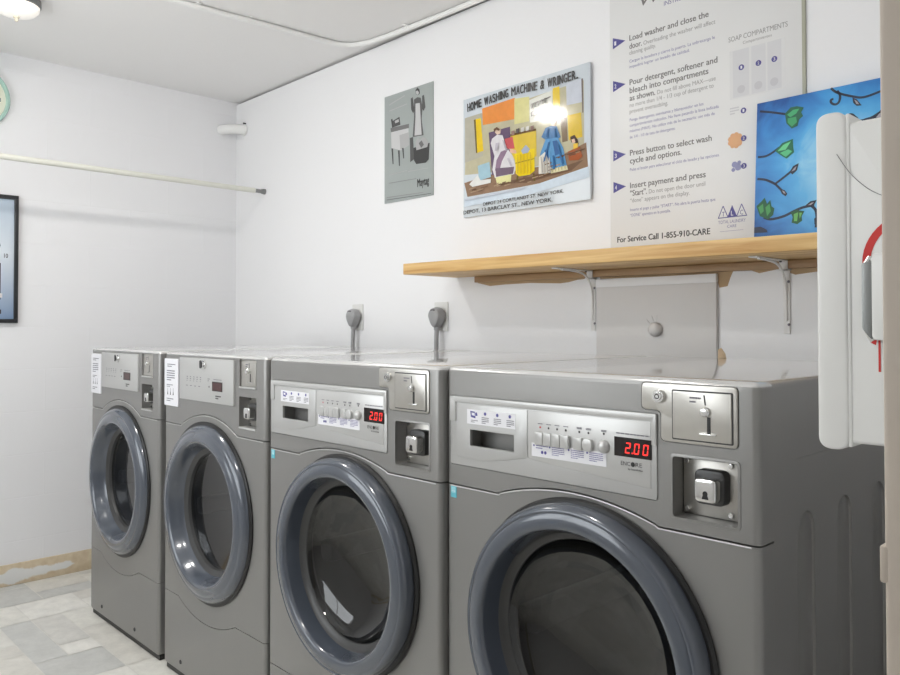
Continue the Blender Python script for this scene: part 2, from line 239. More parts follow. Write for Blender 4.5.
AD_SHAPES = [(118,[(1.3869,2.0771),(1.5115,2.0724),(1.5115,2.0539),(1.3902,2.0575)]),(205,[(1.3902,2.0575),(1.5084,2.0545),(1.5115,1.9801),(1.4548,1.9669),(1.3935,1.9875)]),(180,[(1.4484,2.0345),(1.5084,2.036),(1.5115,1.9801),(1.4548,1.969)]),(70,[(1.3901,2.1144),(1.3999,2.1167),(1.4097,2.077),(1.3983,2.076)]),(80,[(1.4032,2.1055),(1.4484,2.1155),(1.4548,2.079),(1.4097,2.077)]),(190,[(1.4162,2.103),(1.442,2.1064),(1.4452,2.0933),(1.4195,2.0919)]),(75,[(1.3935,1.9854),(1.4049,1.9835),(1.4082,1.9139),(1.4017,1.9149)]),(75,[(1.4389,1.9696),(1.4501,1.9677),(1.4517,1.899),(1.4453,1.8999)]),(75,[(1.466,1.9754),(1.477,1.9736),(1.4802,1.9277),(1.4739,1.9287)]),(70,[(1.5547,2.2086),(1.5669,2.2171),(1.5805,2.2049),(1.582,2.1884),(1.5684,2.1832),(1.5562,2.192)]),(196,[(1.5577,2.2039),(1.5699,2.2032),(1.5775,2.1914),(1.5684,2.1843),(1.5577,2.1927)]),(95,[(1.5455,2.1699),(1.5669,2.1755),(1.588,2.1689),(1.6,2.1261),(1.594,2.0769),(1.606,2.0063),(1.5363,2.0106),(1.5455,2.0965)]),(200,[(1.5547,2.1506),(1.582,2.1479),(1.588,2.0781),(1.594,2.0104),(1.5485,2.0145),(1.5547,2.0947)]),(85,[(1.5239,2.1785),(1.5363,2.182),(1.5485,2.1213),(1.5393,2.112),(1.527,2.1308)]),(85,[(1.5971,2.175),(1.609,2.1765),(1.6179,2.1224),(1.606,2.1087),(1.597,2.1206)]),(85,[(1.5177,2.0098),(1.5393,2.01),(1.5455,1.9134),(1.5208,1.905)]),(58,[(1.5424,1.9627),(1.6444,1.9675),(1.6385,1.8988),(1.6208,1.8876),(1.5607,1.8907),(1.5455,1.9083)]),(175,[(1.5546,1.988),(1.5699,2.0026),(1.585,1.9878),(1.6,1.9993),(1.6208,1.9916),(1.6356,1.9691),(1.6297,1.9521),(1.5607,1.9495)]),(110,[(1.5759,1.9773),(1.594,1.9863),(1.6089,1.9656),(1.591,1.9546)]),(185,[(1.3772,1.8701),(1.499,1.8734),(1.499,1.8713),(1.3772,1.867)]),(185,[(1.5068,1.8682),(1.6355,1.8644),(1.6355,1.8624),(1.5068,1.8651)]),(120,[(1.3624,1.7624),(1.6531,1.7557),(1.6531,1.7527),(1.3624,1.7593)]),(150,[(1.3624,1.773),(1.6059,1.7656),(1.6059,1.7636),(1.3624,1.7698)]),(140,[(1.3772,1.8343),(1.5607,1.83),(1.5607,1.8279),(1.3772,1.8322)]),(192,[(1.3803,2.1553),(1.499,2.1622),(1.499,2.1591),(1.3803,2.1511)]),(192,[(1.3769,2.1824),(1.4833,2.2016),(1.4865,2.1979),(1.3802,2.1785)])]
AD_TXT = [(1.5668,1.7917),(1.6414,1.7949)]
PAINT_SHAPES = [((28,105,75),[(3.1339,1.7872),(3.149,1.8014),(3.166,1.8013),(3.1846,1.794),(3.1779,1.7818),(3.1831,1.7705),(3.1724,1.7624),(3.1689,1.746),(3.1533,1.7414),(3.1384,1.7587)]),((70,180,120),[(3.14,1.7825),(3.1558,1.7931),(3.1726,1.7931),(3.1645,1.7811),(3.1488,1.7739)]),((60,165,105),[(3.142,1.7718),(3.1644,1.7722),(3.1669,1.7566),(3.1533,1.7469),(3.1419,1.7601)]),((28,115,80),[(3.1088,1.6856),(3.1277,1.7053),(3.1571,1.7119),(3.1583,1.6897),(3.1609,1.6742),(3.141,1.6596),(3.1308,1.6667)]),((110,215,150),[(3.1157,1.6844),(3.1311,1.6999),(3.1516,1.706),(3.1378,1.6849)]),((90,200,140),[(3.1226,1.6784),(3.1447,1.6851),(3.1555,1.6778),(3.139,1.664)]),((28,95,60),[(3.0593,1.5366),(3.0737,1.5491),(3.0824,1.5586),(3.0893,1.5403),(3.0985,1.5497),(3.1019,1.5318),(3.1102,1.5253),(3.1073,1.5069),(3.0932,1.4965),(3.0698,1.5073)]),((75,160,90),[(3.065,1.5325),(3.078,1.5416),(3.0806,1.5202),(3.072,1.5127)]),((75,160,90),[(3.085,1.5302),(3.0964,1.5394),(3.1004,1.5181),(3.0904,1.5052)]),((30,90,50),[(3.1554,1.5087),(3.1702,1.5139),(3.1914,1.5082),(3.1847,1.4954),(3.1859,1.4831),(3.1732,1.4749),(3.1579,1.4804),(3.1607,1.4945)]),((110,185,100),[(3.1634,1.5031),(3.1755,1.5072),(3.1726,1.4831),(3.1646,1.4839)]),((110,185,100),[(3.1782,1.5056),(3.1861,1.5047),(3.1794,1.4892)]),((35,40,60),[(3.1496,1.6211),(3.1592,1.6362),(3.174,1.6421),(3.1698,1.623),(3.1576,1.6131)]),((35,40,60),[(3.1232,1.5779),(3.1369,1.5727),(3.145,1.5613),(3.1402,1.555),(3.1299,1.5632)]),((35,40,60),[(3.1916,1.5217),(3.2067,1.5334),(3.223,1.5349),(3.2164,1.5223),(3.2001,1.5174)]),((35,40,60),[(3.2174,1.4853),(3.2252,1.4912),(3.2249,1.4646),(3.2185,1.4705)]),((35,40,60),[(3.308,1.7945),(3.3189,1.787),(3.3307,1.7689),(3.3187,1.7701),(3.3103,1.7797)]),((35,40,60),[(3.2972,1.7445),(3.3095,1.7512),(3.3215,1.7397),(3.328,1.7281),(3.3124,1.7351)]),((35,40,60),[(3.36,1.7289),(3.3688,1.7399),(3.38,1.7535),(3.3808,1.7217)]),((170,165,175),[(3.155,1.6217),(3.1618,1.6303),(3.1686,1.6347),(3.1645,1.6244)]),((170,165,175),[(3.13,1.5728),(3.1369,1.5692),(3.1409,1.5618),(3.1354,1.5639)]),((170,165,175),[(3.2001,1.5234),(3.21,1.529),(3.2165,1.5296),(3.2086,1.5238)]),((170,165,175),[(3.3128,1.7882),(3.32,1.7815),(3.3248,1.7727),(3.3176,1.7756)]),((170,165,175),[(3.3647,1.7299),(3.3729,1.7391),(3.3776,1.7413),(3.3763,1.7276)]),((40,50,75),[(3.0545,1.477),(3.0732,1.4774),(3.0901,1.4674),(3.0929,1.4595),(3.0544,1.4608)])]
PAINT_VINES = [(0.006,[(3.0629,1.8079),(3.097,1.7981),(3.1387,1.7842)]),(0.006,[(3.0604,1.6766),(3.0819,1.6759),(3.0996,1.6822),(3.1207,1.6947)]),(0.0065,[(3.0599,1.6143),(3.0849,1.6081),(3.1108,1.5934)]),(0.006,[(3.1108,1.5934),(3.1372,1.6105),(3.1611,1.6277)]),(0.006,[(3.1108,1.5934),(3.1266,1.576),(3.1382,1.5635)]),(0.007,[(3.0805,1.5027),(3.1016,1.4956),(3.1363,1.5004),(3.1635,1.5112),(3.1869,1.5189),(3.2164,1.5223)]),(0.007,[(3.2066,1.5234),(3.2202,1.5085),(3.2238,1.4847),(3.2223,1.4615)]),(0.006,[(3.2544,1.8314),(3.27,1.816),(3.3069,1.798),(3.3369,1.7895),(3.3839,1.7983)]),(0.006,[(3.27,1.8212),(3.2774,1.8064),(3.2747,1.7898),(3.2659,1.7851),(3.2559,1.7912),(3.2547,1.7994),(3.261,1.8007)]),(0.008,[(3.2911,1.7458),(3.3064,1.7492),(3.3244,1.7295),(3.3453,1.7299),(3.36,1.7334),(3.3834,1.7465)]),(0.008,[(3.3244,1.7288),(3.3422,1.7241),(3.36,1.7258),(3.3803,1.723)])]
PATCH_A = [(1.93,1.392),(1.9183,1.3699),(1.9826,1.3557),(2.0602,1.3585),(2.1833,1.3591),(2.3216,1.3522),(2.3597,1.3547),(2.3972,1.3612),(2.4278,1.3629),(2.4363,1.3794),(2.4509,1.3925),(2.4759,1.4029),(2.47,1.4)]
PATCH_B = [(2.47,1.4),(2.4934,1.3599),(2.9084,1.3561),(2.9191,1.315),(2.9445,1.3184),(2.9537,1.3436),(2.9672,1.3728),(2.9979,1.3685),(3.0406,1.3521),(3.0824,1.359),(3.1069,1.3634),(3.1229,1.3504),(3.1427,1.343),(3.1971,1.3482),(3.6,1.35),(3.6,1.4)]
LAMP = .25
LAMP2 = 118
PANE_FILL = 3.1  # glow strength of the added pane behind the camera
EXPO = 0.23
# ------------------------------------------------------------------ dimensions (metres)
H = 2.477; XR = 3.90; YF = -2.78; T = 0.12
# ------------------------------------------------------------------ shared materials
M_white = mat('white_paint', rgb(243, 243, 244), .55, bump=.25, bscale=60)
M_ceil = mat('ceiling_paint', rgb(244, 243, 242), .7, bump=.2, bscale=90)
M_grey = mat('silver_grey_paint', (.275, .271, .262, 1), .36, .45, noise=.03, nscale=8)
M_topsheen = mat('silver_grey_wall_sheen', (.62, .615, .605, 1), .2, .15, coat=1.0)  # wall reflection painted in: paler than the rest of the shell
M_panel = mat('console_silver', (.50, .50, .492, 1), .35, .35)
M_panel2 = mat('console_silver_light', (.56, .56, .55, 1), .32, .35)
M_steel = mat('brushed_steel', (.56, .545, .51, 1), .34, .85, noise=.06, nscale=60)
M_chrome = mat('chrome', (.78, .78, .77, 1), .12, 1.0)
M_black = mat('black_plastic', (.012, .012, .012, 1), .4)
M_dark = mat('dark_plastic', (.05, .05, .05, 1), .35)
M_ring = mat('blue_grey_plastic', (.08, .093, .117, 1), .2, .1, coat=.8)
M_sheet = mat('label_white', rgb(232, 232, 236), .5)
M_ink = mat('grey_ink', rgb(120, 118, 126), .6)
M_ink2 = mat('dark_ink', rgb(70, 68, 70), .6)
M_violet = mat('violet_ink', rgb(88, 84, 150), .6)
M_violet2 = mat('pale_violet_ink', rgb(135, 130, 172), .6)
M_led = mat('red_led', (.9, .025, .02, 1), .4, emit=1.0)
M_screen = mat('display_black', (.012, .008, .008, 1), .15)
M_screen2 = mat('display_maroon', (.07, .02, .02, 1), .15)
M_teal = mat('teal_sticker', rgb(100, 190, 205), .5)
M_drum = mat('drum_steel', (.16, .155, .15, 1), .45, .8)
M_pvc = mat('white_gloss_plastic', rgb(226, 226, 223), .32)
M_pipe = mat('white_painted_pipe', rgb(246, 246, 244), .35)
def glass_mat():
    m = bpy.data.materials.new('smoked_glass'); m.use_nodes = True; nt = m.node_tree
    nt.nodes.clear()
    out = nt.nodes.new('ShaderNodeOutputMaterial'); mx = nt.nodes.new('ShaderNodeMixShader')
    tr = nt.nodes.new('ShaderNodeBsdfTransparent'); tr.inputs[0].default_value = (.26, .265, .26, 1)
    gl = nt.nodes.new('ShaderNodeBsdfGlossy'); gl.inputs['Roughness'].default_value = .03; gl.inputs[0].default_value = (1, 1, 1, 1)
    fr = nt.nodes.new('ShaderNodeFresnel'); fr.inputs[0].default_value = 1.66
    nt.links.new(fr.outputs[0], mx.inputs[0]); nt.links.new(tr.outputs[0], mx.inputs[1]); nt.links.new(gl.outputs[0], mx.inputs[2])
    nt.links.new(mx.outputs[0], out.inputs[0])
    return m
M_glass = glass_mat()
# ------------------------------------------------------------------ the room
def floor_mat():
    m = bpy.data.materials.new('stone_vinyl'); m.use_nodes = True; nt = m.node_tree; b = nt.nodes['Principled BSDF']
    at = nt.nodes.new('ShaderNodeAttribute'); at.attribute_name = 'tone'
    tc = nt.nodes.new('ShaderNodeTexCoord'); n = nt.nodes.new('ShaderNodeTexNoise'); n.inputs['Scale'].default_value = 13; n.inputs['Detail'].default_value = 9; n.inputs['Roughness'].default_value = .72
    r = nt.nodes.new('ShaderNodeMapRange'); r.inputs[1].default_value = .3; r.inputs[2].default_value = .7; r.inputs[3].default_value = .86; r.inputs[4].default_value = 1.12
    x = nt.nodes.new('ShaderNodeVectorMath'); x.operation = 'SCALE'
    nt.links.new(tc.outputs['Object'], n.inputs['Vector']); nt.links.new(n.outputs['Fac'], r.inputs[0])
    nt.links.new(at.outputs['Color'], x.inputs[0]); nt.links.new(r.outputs[0], x.inputs['Scale']); nt.links.new(x.outputs[0], b.inputs['Base Color'])
    b.inputs['Roughness'].default_value = .42
    return m
def build_floor():
    cell = .1165; ox, oy = .303, -1.087
    i0, i1 = -4, 34; j0, j1 = -16, 11
    used = set(); rects = [(.0, 0)]; rects = []
    shapes = [(2, 2), (3, 2), (2, 1), (1, 1), (2, 2), (3, 2), (1, 2), (2, 1)]
    fixed = {(6, -2): (2, 2), (0, -1): (2, 2), (0, -2): (2, 1), (2, -1): (3, 1), (2, -2): (4, 1), (-2, -2): (2, 2)}
    for (i, j), (w, h) in fixed.items():
        cells = [(i+a, j+c) for a in range(w) for c in range(h)]
        if not any(q in used for q in cells): used.update(cells); rects.append((i, j, w, h))
    for j in range(j0, j1):
        for i in range(i0, i1):
            if (i, j) in used: continue
            for w, h in random.sample(shapes, len(shapes)) + [(1, 1)]:
                cells = [(i+a, j+c) for a in range(w) for c in range(h)]
                if not any(q in used for q in cells): break
            else: w = h = 1; cells = [(i, j)]
            used.update(cells); rects.append((i, j, w, h))
    me = bpy.data.meshes.new('floor'); bm = nb(); lay = bm.loops.layers.float_color.new('tone')
    tones = [(206, 206, 202), (218, 216, 210), (227, 225, 218), (232, 230, 222), (237, 235, 228), (222, 219, 211)]
    def quad(x0, x1, y0, y1, z, c):
        f = bm.faces.new([bm.verts.new(p) for p in ((x0, y0, z), (x1, y0, z), (x1, y1, z), (x0, y1, z))])
        for l in f.loops: l[lay] = rgb(*c)
    X0, X1, Y0, Y1 = -.05, XR + 1.2, YF - .05, .05
    bmc = nb(); box(bmc, X0, X1, Y0, Y1, -.1, -.0012); t = bpy.data.meshes.new('t'); bmc.to_mesh(t); bmc.free(); bm.from_mesh(t)
    for f in bm.faces:
        for l in f.loops: l[lay] = rgb(226, 224, 217)
    g = .0022
    for i, j, w, h in rects:
        x0, x1, y0, y1 = ox+i*cell+g, ox+(i+w)*cell-g, oy+j*cell+g, oy+(j+h)*cell-g
        x0, x1, y0, y1 = max(x0, X0), min(x1, X1), max(y0, Y0), min(y1, Y1)
        if x1 - x0 < .01 or y1 - y0 < .01: continue
        c = random.choice(tones)
        if (i, j) == (6, -2): c = tones[0]
        if (i, j) == (0, -1): c = tones[4]
        if (i, j) == (-2, -2): c = tones[0]
        quad(x0, x1, y0, y1, 0, c)
    bm.to_mesh(me); bm.free(); me.materials.append(floor_mat())
    o = bpy.data.objects.new('floor', me); C.objects.link(o); o['kind'] = 'structure'
build_floor()
def block_mat():
    m = bpy.data.materials.new('painted_block'); m.use_nodes = True; nt = m.node_tree; b = nt.nodes['Principled BSDF']
    b.inputs['Base Color'].default_value = rgb(241, 241, 243); b.inputs['Roughness'].default_value = .5
    tc = nt.nodes.new('ShaderNodeTexCoord'); mp = nt.nodes.new('ShaderNodeMapping'); mp.inputs['Rotation'].default_value = (PI/2, 0, PI/2)
    sp = nt.nodes.new('ShaderNodeSeparateXYZ'); cb = nt.nodes.new('ShaderNodeCombineXYZ')
    br = nt.nodes.new('ShaderNodeTexBrick'); br.inputs['Scale'].default_value = 1.0
    br.inputs['Brick Width'].default_value = .40; br.inputs['Row Height'].default_value = .20; br.inputs['Mortar Size'].default_value = .004; br.inputs['Mortar Smooth'].default_value = 1
    br.inputs['Color1'].default_value = (1, 1, 1, 1); br.inputs['Color2'].default_value = (1, 1, 1, 1); br.inputs['Mortar'].default_value = (0, 0, 0, 1)
    n = nt.nodes.new('ShaderNodeTexNoise'); n.inputs['Scale'].default_value = 14; n.inputs['Detail'].default_value = 6
    ad = nt.nodes.new('ShaderNodeMath'); ad.operation = 'MULTIPLY_ADD'; ad.inputs[1].default_value = .45
    bp = nt.nodes.new('ShaderNodeBump'); bp.inputs['Strength'].default_value = .16; bp.inputs['Distance'].default_value = .006
    L = nt.links.new
    L(tc.outputs['Object'], sp.inputs[0]); L(sp.outputs['Y'], cb.inputs['X']); L(sp.outputs['Z'], cb.inputs['Y']); L(cb.outputs[0], br.inputs['Vector'])
    L(tc.outputs['Object'], n.inputs['Vector']); L(n.outputs['Fac'], ad.inputs[0]); L(br.outputs['Color'], ad.inputs[2]); L(ad.outputs[0], bp.inputs['Height']); L(bp.outputs[0], b.inputs['Normal'])
    return m
b = nb(); box(b, -T, 0, YF-T, T, -.1, H+.1); struct('wall_left', (b, block_mat()), smooth=False)
b = nb(); box(b, 0, XR+T, .045, T, -.1, H+.1); box(b, 0, XR, 0, .045, 0, H-.012)
wb = struct('wall_back', (b, M_white), smooth=False)
WX0, WX1, WZ0, WZ1 = .75, 2.75, .95, 2.15
b = nb(); box(b, -T, WX0, YF-T, YF, -.1, H+.1); box(b, WX1, XR+1.4, YF-T, YF, -.1, H+.1); box(b, WX0, WX1, YF-T, YF, -.1, WZ0); box(b, WX0, WX1, YF-T, YF, WZ1, H+.1)
struct('wall_front', (b, M_white), smooth=False)
b = nb(); fw_ = .05
for a0, a1, c0, c1 in ((WX0, WX1, WZ0, WZ0+fw_), (WX0, WX1, WZ1-fw_, WZ1), (WX0, WX0+fw_, WZ0+fw_, WZ1-fw_), (WX1-fw_, WX1, WZ0+fw_, WZ1-fw_), ((WX0+WX1)/2-.025, (WX0+WX1)/2+.025, WZ0+fw_, WZ1-fw_)): box(b, a0, a1, YF-.08, YF-.02, c0, c1, .003)
wn = struct('added_window_1', (b, M_pvc))  # unseen window added behind the camera; its glowing pane gives fill light
b = nb(); box(b, WX0+.02, WX1-.02, YF-.06, YF-.05, WZ0+.02, WZ1-.02); part('fill_light_pane', b, mat('glowing_fill_pane', (.93, .97, 1.0, 1), .5, emit=PANE_FILL), wn, smooth=False)
DY0, DY1 = -2.68, -1.76          # doorway in the right wall
b = nb(); box(b, XR, XR+.15, DY1, T, -.1, H+.1); box(b, XR, XR+.15, YF, DY0, -.1, H+.1); box(b, XR, XR+.15, DY0, DY1, 2.08, H+.1)
struct('wall_right', (b, M_white), smooth=False)
b = nb(); box(b, -T, XR+1.4, YF-T, T, H, H+.1); struct('ceiling', (b, M_ceil), smooth=False)
b = nb(); box(b, XR+1.3, XR+1.4, YF, T, -.1, H+.1); struct('wall_east', (b, M_white), smooth=False)
b = nb(); box(b, XR+.15, XR+1.3, T-.02, T, -.1, H); struct('wall_north', (b, M_white), smooth=False)
# door frame round the doorway the picture is taken from
M_frame = mat('cream_gloss_paint', rgb(216, 204, 190), .45, bump=.3, bscale=25)
b = nb(); box(b, XR+.0012, XR+.162, DY1-.02, DY1, 0, 2.08, .003); box(b, XR-.002, XR+.162, DY0, DY0+.02, 0, 2.08, .003); box(b, XR-.002, XR+.162, DY0, DY1, 2.06, 2.08, .003)
d1 = struct('door_1', (b, M_frame))
b = nb(); box(b, XR-.0008, XR+.006, DY1-.0195, DY1-.006, 1.0795, 1.097, .0012); part('strike_plate', b, M_frame, d1)
# chipped strip along the foot of the block wall
def base_mat():
    m = bpy.data.materials.new('chipped_base'); m.use_nodes = True; nt = m.node_tree; b = nt.nodes['Principled BSDF']
    b.inputs['Roughness'].default_value = .8
    tc = nt.nodes.new('ShaderNodeTexCoord'); sp = nt.nodes.new('ShaderNodeSeparateXYZ'); n = nt.nodes.new('ShaderNodeTexNoise'); n.inputs['Scale'].default_value = 11; n.inputs['Detail'].default_value = 6
    L = nt.links.new
    L(tc.outputs['Object'], n.inputs['Vector']); L(tc.outputs['Object'], sp.inputs[0])
    # bare tan above and below, paint left in the middle of the strip
    a = nt.nodes.new('ShaderNodeMath'); a.operation = 'SUBTRACT'; a.inputs[1].default_value = .045; L(sp.outputs['Z'], a.inputs[0])
    ab = nt.nodes.new('ShaderNodeMath'); ab.operation = 'ABSOLUTE'; L(a.outputs[0], ab.inputs[0])
    k = nt.nodes.new('ShaderNodeMath'); k.operation = 'MULTIPLY_ADD'; k.inputs[1].default_value = .09; k.inputs[2].default_value = -.045; L(n.outputs['Fac'], k.inputs[0])
    s = nt.nodes.new('ShaderNodeMath'); s.operation = 'ADD'; L(ab.outputs[0], s.inputs[0]); L(k.outputs[0], s.inputs[1])
    yy = nt.nodes.new('ShaderNodeMapRange'); yy.inputs[1].default_value = -.95; yy.inputs[2].default_value = -.80; yy.inputs[3].default_value = 0; yy.inputs[4].default_value = .05; L(sp.outputs['Y'], yy.inputs[0])
    s2 = nt.nodes.new('ShaderNodeMath'); s2.operation = 'ADD'; L(s.outputs[0], s2.inputs[0]); L(yy.outputs[0], s2.inputs[1])
    r = nt.nodes.new('ShaderNodeMapRange'); r.inputs[1].default_value = .020; r.inputs[2].default_value = .028; L(s2.outputs[0], r.inputs[0])
    n2 = nt.nodes.new('ShaderNodeTexNoise'); n2.inputs['Scale'].default_value = 35; L(tc.outputs['Object'], n2.inputs['Vector'])
    c2 = nt.nodes.new('ShaderNodeMix'); c2.data_type = 'RGBA'; c2.inputs[6].default_value = rgb(202, 180, 146); c2.inputs[7].default_value = rgb(232, 219, 194); L(n2.outputs['Fac'], c2.inputs[0])
    mx = nt.nodes.new('ShaderNodeMix'); mx.data_type = 'RGBA'; mx.inputs[6].default_value = rgb(232, 232, 230); L(c2.outputs[2], mx.inputs[7]); L(r.outputs[0], mx.inputs[0])
    L(mx.outputs[2], b.inputs['Base Color'])
    return m
b = nb(); box(b, 0, .010, YF, 0, 0, .098, .002); struct('baseboard_left', (b, base_mat()))
# bare tan streak on the back wall below the shelf
M_tan = mat('bare_tan_plaster', rgb(186, 158, 122), .75, noise=.08, nscale=20)
b = nb(); prism(b, PATCH_A, -.0006, .0005); prism(b, PATCH_B, -.0006, .0005); part('bare_patch', b, M_tan, wb)

# ------------------------------------------------------------------ lamps
M_bowl = mat('lamp_bowl_glass', (1.0, .96, .90, 1), .3, emit=LAMP)
M_rim = mat('tarnished_metal', (.22, .22, .22, 1), .35, .8, noise=.3, nscale=40)
lt = thing('ceiling_light', 'small cream glass ceiling light with narrow dark metal rim above the clock wall', 'ceiling light', (.705, -1.32, H), 'ceiling lights')
b = nb(); lathez(b, [(.080, 0), (.086, -.004), (.087, -.026), (.083, -.031), (.076, -.031)], 0, 0); part('rim', b, M_rim, lt)
b = nb(); lathez(b, [(.0815, -.0315), (.078, -.045), (.066, -.058), (.046, -.067), (.02, -.071), (0, -.072)], 0, 0); part('glass_bowl', b, M_bowl, lt)
b = nb(); lathez(b, [(0, -.071), (.011, -.072), (.012, -.077), (.006, -.080), (.008, -.086), (.004, -.092), (0, -.093)], 0, 0, 20); part('finial', b, mat('cream_knob', rgb(215, 208, 190), .4), lt)
M_bowl2 = mat('bright_bowl_glass', (1.0, .96, .91, 1), .3, emit=LAMP2)
for p, l in (((2.6, -1.75, H), 'bright glass ceiling light with wide rim over the washing machines'), ((1.18, -1.35, H), 'bright glass ceiling light with wide rim over the floor before the dryers')):
    r_ = dup(lt, p, l)
    for ch in r_.children:
        if ch.name.startswith('glass_bowl'): ch.data = ch.data.copy(); ch.data.materials[0] = M_bowl2
        if ch.name.startswith('rim'): ch.scale = (1.8, 1.8, 1.3)  # rim widened to keep the bowl's glow off the ceiling

# ------------------------------------------------------------------ washers
TOPZ = 1.111
def arcpts(x0, x1, z0, crest, n=18):
    c = (x1-x0)/2; s = crest - z0; r = (c*c + s*s)/(2*abs(s)); xm = (x0+x1)/2
    cz = crest - math.copysign(r, s)
    out = []
    for k in range(n+1):
        x = x0 + (x1-x0)*k/n
        out.append((x, cz + math.copysign(math.sqrt(r*r - (x-xm)**2), s)))
    return out
def off(pts, dz): return [(x, z+dz) for x, z in pts]
def machine_shell(root, W, seam_hi, seam_lo, ring, recesses):
    """cabinet, three front panels, base and the door with drum; x=0..W is shifted to -W/2..W/2"""
    S = lambda pts: [(x - W/2, z) for x, z in pts]
    dp = .86; pt = .05; side = lambda a, c: (abs(abs(a.x) - W/2) < 1e-4 and abs(abs(c.x) - W/2) < 1e-4)
    xc, zc, rb = ring
    # cabinet
    b = nb(); box(b, -W/2, W/2, pt, dp, .018, TOPZ, 0)
    es = [e for e in b.edges if abs((e.verts[0].co-e.verts[1].co).normalized().y) > .9 and e.verts[0].co.z > 1]
    bmesh.ops.bevel(b, geom=es, offset=.012, segments=4, affect='EDGES', profile=.5)
    cab = part('cabinet', b, M_grey, root)
    c = nb(); lathe(c, [(rb-.03, pt-.02), (rb-.03, .55)], xc, zc, 64, True); cut(cab, c)
    # pressed grooves in both sides
    c = nb()
    for y in (.18, .36, .55):
        for sx in (-1, 1):
            pts = [(y + .036*math.cos(PI*t/8), .845 + .036*math.sin(PI*t/8)) for t in range(9)] + [(y - .036*math.cos(PI*t/8), .20 - .036*math.sin(PI*t/8)) for t in range(9)]
            q = nb(); prism(q, pts, -.006, .010, .0055, 2)
            q.transform(Matrix(((0, sx, 0, sx*W/2), (1, 0, 0, 0), (0, 0, 1, 0), (0, 0, 0, 1))))
            bmesh.ops.recalc_face_normals(q, faces=q.faces[:]); t_ = bpy.data.meshes.new('t'); q.to_mesh(t_); q.free(); c.from_mesh(t_); bpy.data.meshes.remove(t_)
    for sx in (-1, 1): box(c, sx*W/2-.0012, sx*W/2+.0012, .135, .30, .9745, .978)
    cut(cab, c)
    cab.data.materials.append(M_topsheen)
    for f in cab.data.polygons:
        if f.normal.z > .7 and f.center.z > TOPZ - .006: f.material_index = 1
    # base
    b = nb(); box(b, -W/2+.006, W/2-.006, .010, dp-.02, 0, .0175); part('base', b, M_black, root)
    # fascia
    poly = S([(0, TOPZ)] + off(seam_hi, .0015) + [(W, TOPZ)])
    b = nb(); prism(b, poly, 0, pt, 0, 2, .013, lambda a, c: side(a, c) or (abs(a.z-TOPZ) < 1e-4 and abs(c.z-TOPZ) < 1e-4))
    fas = part('fascia', b, M_grey, root)
    fas.data.materials.append(M_topsheen)
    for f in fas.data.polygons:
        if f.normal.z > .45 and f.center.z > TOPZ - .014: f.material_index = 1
    for pts, d in recesses:
        c = nb(); prism(c, S(pts), -.02, d); cut(fas, c)
    # front panel
    poly = S(off(seam_hi, -.0015) + off(seam_lo, .001)[::-1])
    b = nb(); prism(b, poly, 0, pt, 0, 2, .013, side); fp = part('front_panel', b, M_grey, root)
    es = None
    c = nb(); lathe(c, [(rb-.03, -.03), (rb-.03, pt+.03)], xc, zc, 64, True); cut(fp, c)
    # paler tube paints the highlight on the panel edge along the upper seam
    b = nb(); tube(b, [(min(max(x, .014), W-.014) - W/2, -.0004, z - .0030) for x, z in seam_hi], .0016, 8); part('seam_highlight', b, M_panel2, root)
    # kick panel
    poly = S(off(seam_lo, -.001) + [(W, .018), (0, .018)])
    b = nb(); prism(b, poly, 0, pt, 0, 2, .013, side)
    kp = part('kick_panel', b, M_grey, root)
    for x in (.135, .475):
        b = nb(); lathe(b, [(0, -.003), (.006, -.0025), (.008, .001)], x*W/.685 - W/2, .058, 16); part('screw', b, M_ink2, kp)
    return cab
def machine_door(root, xc, zc, prof, gasket, inner, glass, label):
    b = nb(); lathe(b, prof, xc, zc, 96); d = part('door', b, M_ring, root, ang=60)
    b = nb(); lathe(b, gasket, xc, zc, 96); part('outer_gasket', b, M_black, d)
    b = nb(); lathe(b, inner, xc, zc, 96); part('inner_bezel', b, M_dark, d)
    b = nb(); lathe(b, glass, xc, zc, 72); go = part('door_glass', b, M_glass, d, ang=80)
    if sum(p.normal.y*p.area for p in go.data.polygons) > 0: go.data.flip_normals()
    return d
def drum(root, xc, zc, r):
    b = nb(); lathe(b, [(r, .06), (r, .50), (r-.02, .52), (.05, .53), (0, .52)], xc, zc, 64); dr = part('drum', b, M_drum, root)
    for k in range(3):
        a = 2*PI*k/3 + .4
        b = nb(); box(b, -.03, .03, .08, .48, r-.055, r-.002, .012)
        b.transform(Matrix.Translation((xc, 0, zc)) @ Matrix.Rotation(a, 4, 'Y')); part('lifter', b, M_drum, dr)
def lines(bm, x0, x1, z0, z1, n, y, th=None, rag=True):
    """rows of very small unreadable print"""
    rnd = random.Random(int(x0*1e4) + int(z0*1e4)); dz = (z1-z0)/n
    for i in range(n):
        z = z1 - dz*(i+.5); h = (th or dz*.45)/2
        xe = x1 if (i < n-1 or not rag) else x0 + (x1-x0)*.55
        x = x0
        while x < xe - 1e-4:
            w = min(rnd.uniform(.05, .14)*(x1-x0) + .001, xe-x); flatpoly(bm, [(x, z-h), (x+w*.88, z-h), (x+w*.88, z+h), (x, z+h)], y); x += w
def disc(bm, x, z, r, y, n=14):
    flatpoly(bm, [(x + r*math.cos(2*PI*k/n), z + r*math.sin(2*PI*k/n)) for k in range(n)], y)
def ringflat(bm, x, z, r0, r1, y, n=28, a0=0, a1=2*PI):
    for k in range(n):
        a, c = a0 + (a1-a0)*k/n, a0 + (a1-a0)*(k+1)/n
        flatpoly(bm, [(x+r0*math.cos(a), z+r0*math.sin(a)), (x+r1*math.cos(a), z+r1*math.sin(a)), (x+r1*math.cos(c), z+r1*math.sin(c)), (x+r0*math.cos(c), z+r0*math.sin(c))], y)
